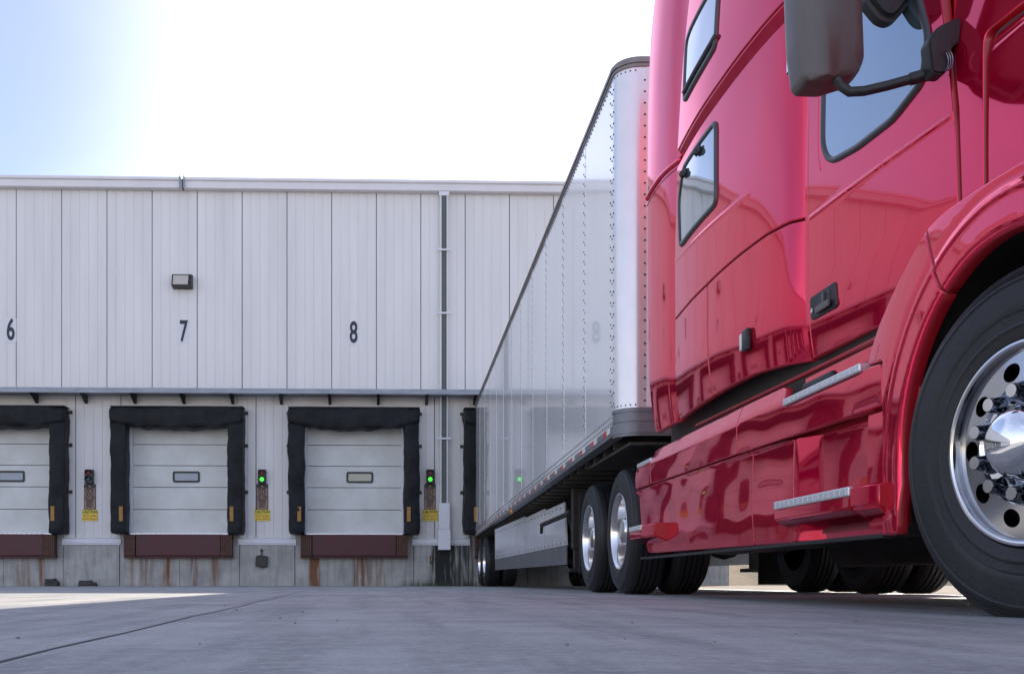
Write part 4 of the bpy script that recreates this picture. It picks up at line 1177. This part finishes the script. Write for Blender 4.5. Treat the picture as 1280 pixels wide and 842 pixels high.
# fender: surface of rings around the wheel centre
FC = Vector((2.90, .49))
def fend_s(y, z):
    r = math.hypot(y-FC.x, z-FC.y)-.575
    x = 1.662
    x += .09*max(0, r)+.28*max(0, r-.22)**2
    if r < .035: x += .35*(.035-r)**2/.035*1.2 
    x += -.006*math.exp(-((r-.115)/.010)**2)+.004*math.exp(-((r-.145)/.016)**2)
    return x
def beadpts(a0, a1): return [(FC.x+(.575+d)*math.cos(R(a)), FC.y+(.575+d)*math.sin(R(a))) for a in [a0+1.2*i for i in range(int((a1-a0)/1.2))] for d in (.085,.095,.103,.109,.115,.121,.127,.134,.142,.152,.165)]
def arc(r, a0, a1, n): return [(FC.x+r*math.cos(R(a0+(a1-a0)*i/n)), FC.y+r*math.sin(R(a0+(a1-a0)*i/n))) for i in range(n+1)]
# lower rear leg + upper part split at the hood joint
leg_outer = [(3.625,.262),(3.625,.70),(3.64,.872),(3.82,.892),(3.76,.96),(3.70,1.017),(3.61,1.078),(3.523,1.134),(3.43,1.186),(3.343,1.228)]
rear = [(3.50,.262)]+leg_outer+[]
inner_r = arc(.575, 59, -6, 20)
joint = [(3.425,1.238),(3.30,1.07),(3.19,.985)]
panel('fender', [(3.343,1.228),(3.30,1.15),(3.26,1.07)]+inner_r+[(3.487,.262)]+leg_outer[:-1], fend_s, 'red', tk, r=0, step=.02, thick=.035, rnd=.009, extra=beadpts(-8, 62))
up_outer = [(3.338,1.232),(3.27,1.243),(3.2,1.248),(3.0,1.245),(2.4,1.22),(1.95,1.13),(1.65,1.0),(1.55,.75)]
inner_f = arc(.575, 185, 59.7, 36)
panel('hood_fender', up_outer+[(1.6,.46)]+inner_f+[(3.2545,1.0715),(3.295,1.152)], fend_s, 'red', tk, r=0, step=.02, thick=.035, rnd=.009, extra=beadpts(55, 188))
# wheel arch liner
bm = bmesh.new()
A = arc(.60, -10, 190, 40)
L0 = [bm.verts.new((1.70, p[0], p[1])) for p in A]; L1 = [bm.verts.new((2.4, p[0], p[1])) for p in A]
for i in range(40): bm.faces.new((L0[i], L0[i+1], L1[i+1], L1[i]))
box(bm, 2.35, 2.40, 2.2, 3.9, .35, 1.2)
bmesh.ops.recalc_face_normals(bm, faces=bm.faces)
obj('wheel_arch_liner', bm, 'dark', tk, smooth=60)
bm = bmesh.new(); box(bm, 1.705, 1.76, 3.415, 3.445, .68, .745, .004); obj('arch_bracket', bm, 'redshade', tk)

# chassis fairing
def cf(name, poly, **k): return panel(name, poly, fair_s, 'red', tk, step=.03, rnd=.005, **k)
cf('fairing_upper', [(5.196,.738-.0),(6.95,.752),(6.98,.80),(6.985,.975),(6.93,.983),(5.196,.978)], r=.012)
cf('fairing_upper', [(3.632,.716),(5.19,.736),(5.19,.977),(4.66,.972),(4.60,.955),(4.535,.862),(3.82,.862),(3.75,.872),(3.65,.865),(3.632,.85)], r=[.01,.01,.02,.01,.02,.01,0,0,.02,.01])
cf('fairing_end', [(6.99,.755),(7.42,.760),(7.44,.84),(7.40,.90),(7.02,.925),(6.995,.90)], r=.012)
cf('fairing_lower', [(5.028,.275),(6.93,.292),(7.16,.30),(7.33,.50),(7.42,.742),(6.9,.742),(5.028,.726)], r=.014)
cf('fairing_lower', [(4.50,.270),(5.022,.275),(5.022,.726),(4.50,.719)], r=.014)
# recessed footwell in front part with wedge return, behind the step
def recess_s(y, z):
    t = min(1, max(0, (4.46-y)/.16)); return fair_s(y, z)+.055*t*(1-.25*min(1, max(0, (z-.3)/.4)))
panel('step_recess', [(3.80,.262),(4.492,.270),(4.492,.719),(3.80,.710)], recess_s, 'red', tk, step=.03, r=.006)
cf('fairing_lower', [(3.632,.262),(3.792,.262),(3.792,.709),(3.632,.706)], r=.01)
# backing behind joints
bm = bmesh.new(); box(bm, 1.755, 1.80, 3.66, 7.1, .30, .93); obj('fairing_backing', bm, 'redshade', tk)
bm = bmesh.new(); box(bm, 1.70, 1.755, 3.66, 7.35, .258, .272); obj('fairing_edge_trim', bm, 'black', tk)
# steps
def step(name, y0, y1, yt, z0, zt, zi, xo):
    bm = bmesh.new(); prism(bm, [(xo,z0),(xo,zt),(1.75,zt),(1.75,zi),(1.70,zi)], 'y', yt, y1)
    bmesh.ops.bevel(bm, geom=bm.edges[:], offset=.006, segments=2, affect='EDGES')
    bm2 = bmesh.new(); vv = prism(bm2, [(xo-.002,z0-.002),(xo-.002,zt+.036),(1.75,zt+.036),(1.75,zi-.002),(1.70,zi-.002)], 'y', y0, yt-.003)
    for v in bm2.verts:
        if abs(v.co.y-y0) < 1e-5 and v.co.x < 1.69: v.co.x += .025
    bmesh.ops.bevel(bm2, geom=bm2.edges[:], offset=.010, segments=3, affect='EDGES'); add_bm(bm, bm2)
    bm.normal_update()
    for f in bm.faces:
        if f.normal.y < -.4: f.material_index = 1  # ends facing the bright yard get the darker red to stay dim
    s_ = obj(name, bm, ['red', 'redshade'], tk, smooth=40)
    bm = bmesh.new(); box(bm, xo-.004, 1.74, yt, y1-.002, zt+.001, zt+.036, .005)
    n = int((y1-yt)/.05)
    for i in range(n): box(bm, xo-.0055, xo-.003, yt+.02+i*.05, yt+.03+i*.05, zt+.008, zt+.029)
    obj('step_tread', bm, 'tread', s_)
step('cab_step', 3.57, 4.49, 3.74, .365, .408, .315, 1.615)
step('rear_step', 6.64, 7.26, 6.90, .395, .442, .36, 1.60)
bm = bmesh.new(); box(bm, 1.672, 1.78, 3.79, 4.55, .866, .898, .006)
for i in range(14): box(bm, 1.6705, 1.673, 3.82+i*.05, 3.83+i*.05, .872, .892)
obj('step_tread', bm, 'tread', tk)
bm = bmesh.new(); box(bm, 1.685, 1.78, 7.0, 7.40, .905, .935, .006); obj('step_tread', bm, 'tread', tk)
# recess above the upper step with grab handle
panel('step_well', [(3.78,.90),(4.62,.91),(4.62,1.03),(3.78,1.02)], lambda y, z: 1.79+.1*(z-.9), 'red', tk, r=.004)
bm = bmesh.new(); box(bm, 1.755, 1.79, 4.24, 4.55, .918, .965, .014); gh = obj('grab_handle', bm, 'black', tk, smooth=40)
# dark band standing in for the black shadow under the cab body
bm = bmesh.new(); box(bm, 1.80, 1.95, 3.66, 6.9, .95, 1.14); obj('rocker_shade', bm, 'dark', tk)
bm = bmesh.new()
surf_tube(bm, [(6.30,1.045),(4.5,1.02),(3.7,1.015)], lambda y, z: 1.80, .012); obj('rocker_trim', bm, 'redshade', tk, smooth=180)

# mirror: housing, arm, bracket
mr = empty('mirror', (0,0,0), 0, tk); mr.location = (1.46-XC, 3.58-5.2, 2.1); WORLD[mr.name] = Matrix.Translation((1.46, 3.58, 2.1))
def px3(px, py, Y): return ((px-CX)*Y/F, H+(CY-py)*Y/F)
Ym = 3.56
out_ = [px3(x, y, Ym) for x, y in ((989,114),(994,120.5),(1024,119),(1060,106),(1072,94),(1075.5,83),(1072,0),(1066,-90),(1050,-105),(985,-100),(976,-85),(980,0),(983,71))]
out_ = [tuple(p) for p in dens(rpoly(out_, .012, 4), .05)]
bm = bmesh.new()
c = Vector((sum(p[0] for p in out_)/len(out_), sum(p[1] for p in out_)/len(out_)))
rings = []
for sc_, dy in ((.97,.03),(1.0,.015),(1.0,0),(.985,-.035),(.95,-.065),(.86,-.09),(.6,-.108),(.3,-.114)):
    rings.append([bm.verts.new((c.x+(p[0]-c.x)*sc_, Ym+dy+.02*(p[0]-c.x)/.13, c.y+(p[1]-c.y)*(sc_ if sc_ > .9 else .93+.07*sc_ if abs(p[1]-c.y) > .2 else sc_))) for p in out_])
for A, B in zip(rings, rings[1:]):
    for i in range(len(A)): bm.faces.new((A[i], A[(i+1) % len(A)], B[(i+1) % len(A)], B[i]))
bm.faces.new(rings[0]); bm.faces.new(rings[-1])
bmesh.ops.recalc_face_normals(bm, faces=bm.faces)
obj('mirror_housing', bm, 'greyplastic', mr, smooth=45)
bm = bmesh.new(); box(bm, c.x-.10, c.x+.10, Ym+.031, Ym+.037, 1.85, 2.30, .01); obj('mirror_glass', bm, 'chrome', mr)
def p3(px, py, Y): a = px3(px, py, Y); return (a[0], Y, a[1])
bm = bmesh.new()
tube(bm, [p3(1046,98,3.47), p3(1052,108,3.47), p3(1062,115,3.465), p3(1080,114,3.45), p3(1110,107,3.43), p3(1139,99,3.41)], .016, 14)
tube(bm, [p3(1137,99.5,3.412), p3(1165,92,3.395), p3(1172,88,3.39)], [.020,.021,.023], 16)
obj('mirror_arm', bm, 'black', mr, smooth=60)
bm = bmesh.new()
P = [px3(x, y, 3.37) for x, y in ((1159,98),(1175,99),(1180,88),(1183,66),(1194,58),(1195,31),(1190,29),(1166,40),(1154,58),(1157,85))]
prism(bm, rpoly(P, .012, 3), 'y', 3.335, 3.395)
bmesh.ops.bevel(bm, geom=[e for e in bm.edges if abs(e.verts[0].co.y-e.verts[1].co.y) < 1e-5], offset=.006, segments=2, affect='EDGES')
obj('mirror_bracket', bm, 'black', mr, smooth=45)
bm = bmesh.new()
for k in range(3):
    q = px3(1178+k*2, 78, 3.33); tube(bm, [(q[0]+.028*math.sin(R(a))*.6, 3.325-k*.004, q[1]+.032*math.cos(R(a))) for a in range(-10, 200, 15)], .0022, 8)
obj('spring_clip', bm, 'chromedk', mr, smooth=60)

# look-down mirror above the door window
bm = bmesh.new(); q = [px3(x, y, 3.62) for x, y in ((1111,29),(1098,24),(1080,2),(1080,-40),(1095,-60),(1125,-60),(1142,-40),(1140,0),(1122,24))]
prism(bm, rpoly(q, .02, 4), 'y', 3.60, 3.68); bmesh.ops.bevel(bm, geom=[e for e in bm.edges if abs(e.verts[0].co.y-e.verts[1].co.y) < 1e-5], offset=.02, segments=3, affect='EDGES')
box(bm, 1.70, 1.79, 3.63, 3.66, 2.14, 2.20, .01)
obj('lookdown_mirror', bm, 'black', tk, smooth=50)
# wheels
steer_wheel(tk, (1.745, 2.900, .490), R(12.5))
drive_wheel(tk, (1.72, 8.19, .495)); drive_wheel(tk, (1.72, 9.50, .495))
drive_wheel(tk, (2*XC-1.72, 8.19, .495), flip=True); drive_wheel(tk, (2*XC-1.72, 9.50, .495), flip=True)
w_ = drive_wheel(tk, (2*XC-1.72, 2.905, .495), dual=False, flip=True)
# frame and underbody
bm = bmesh.new()
for x in (XC-.43, XC+.35): box(bm, x, x+.08, 1.6, 10.2, .72, .98)
for y in (2.9, 5.0, 7.2, 8.85, 10.1): box(bm, XC-.35, XC+.35, y-.05, y+.05, .75, .95)
box(bm, XC-.45, XC+.45, 2.4, 4.2, .45, .95, .05)
obj('chassis_frame', bm, 'dark', tk)
bm = bmesh.new(); 
for y in (8.19, 9.5): bm_f = bmesh.new(); tube(bm_f, [(2.0,y,.5),(3.9,y,.5)], .07); obj('axle', bm_f, 'dark', tk, smooth=60)
tube(bm, [(XC,7.4,.6),(XC,8.0,.5),(XC,8.19,.5),(XC,8.4,.5),(XC,9.3,.5),(XC,9.5,.5),(XC,9.7,.5)], [.05,.12,.2,.12,.12,.2,.12]); bm_f = bmesh.new(); tube(bm_f, [(2.0,2.905,.48),(3.9,2.905,.48)], .06); obj('front_axle', bm_f, 'dark', tk, smooth=60)
obj('differential', bm, 'dark', tk, smooth=60)
for s_ in (-1, 1):
    bm = bmesh.new(); x = XC+s_*.86; prof = [(x, 4.9, .58), (x, 4.93, .58), (x, 6.7, .58), (x, 6.73, .58)]
    tube(bm, prof, [.26,.31,.31,.26], 28); obj('fuel_tank', bm, 'frame', tk, smooth=60)
bm = bmesh.new(); tube(bm, [(2.75,4.4,.36),(2.75,5.7,.36)], .16, 20); tube(bm, [(3.1,6.0,.34),(3.1,7.2,.34)], .14, 20); box(bm, 1.95, 2.3, 3.9, 4.8, .30, .85, .03); box(bm, 1.9, 2.5, 7.0, 7.4, .45, .9, .02)
obj('air_tank', bm, 'dark', tk, smooth=60)
bm = bmesh.new(); box(bm, XC-.45, XC+.45, 8.2, 9.3, 1.0, 1.1, .03); obj('fifth_wheel', bm, 'frame', tk)
bm = bmesh.new(); box(bm, 1.75, 2.35, 10.15, 10.17, .18, .95); obj('mud_flap', bm, 'black', tk)
bm = bmesh.new(); box(bm, 2*XC-2.42, 2*XC-1.68, 10.15, 10.17, .07, 1.05); obj('mud_flap', bm, 'black', tk)
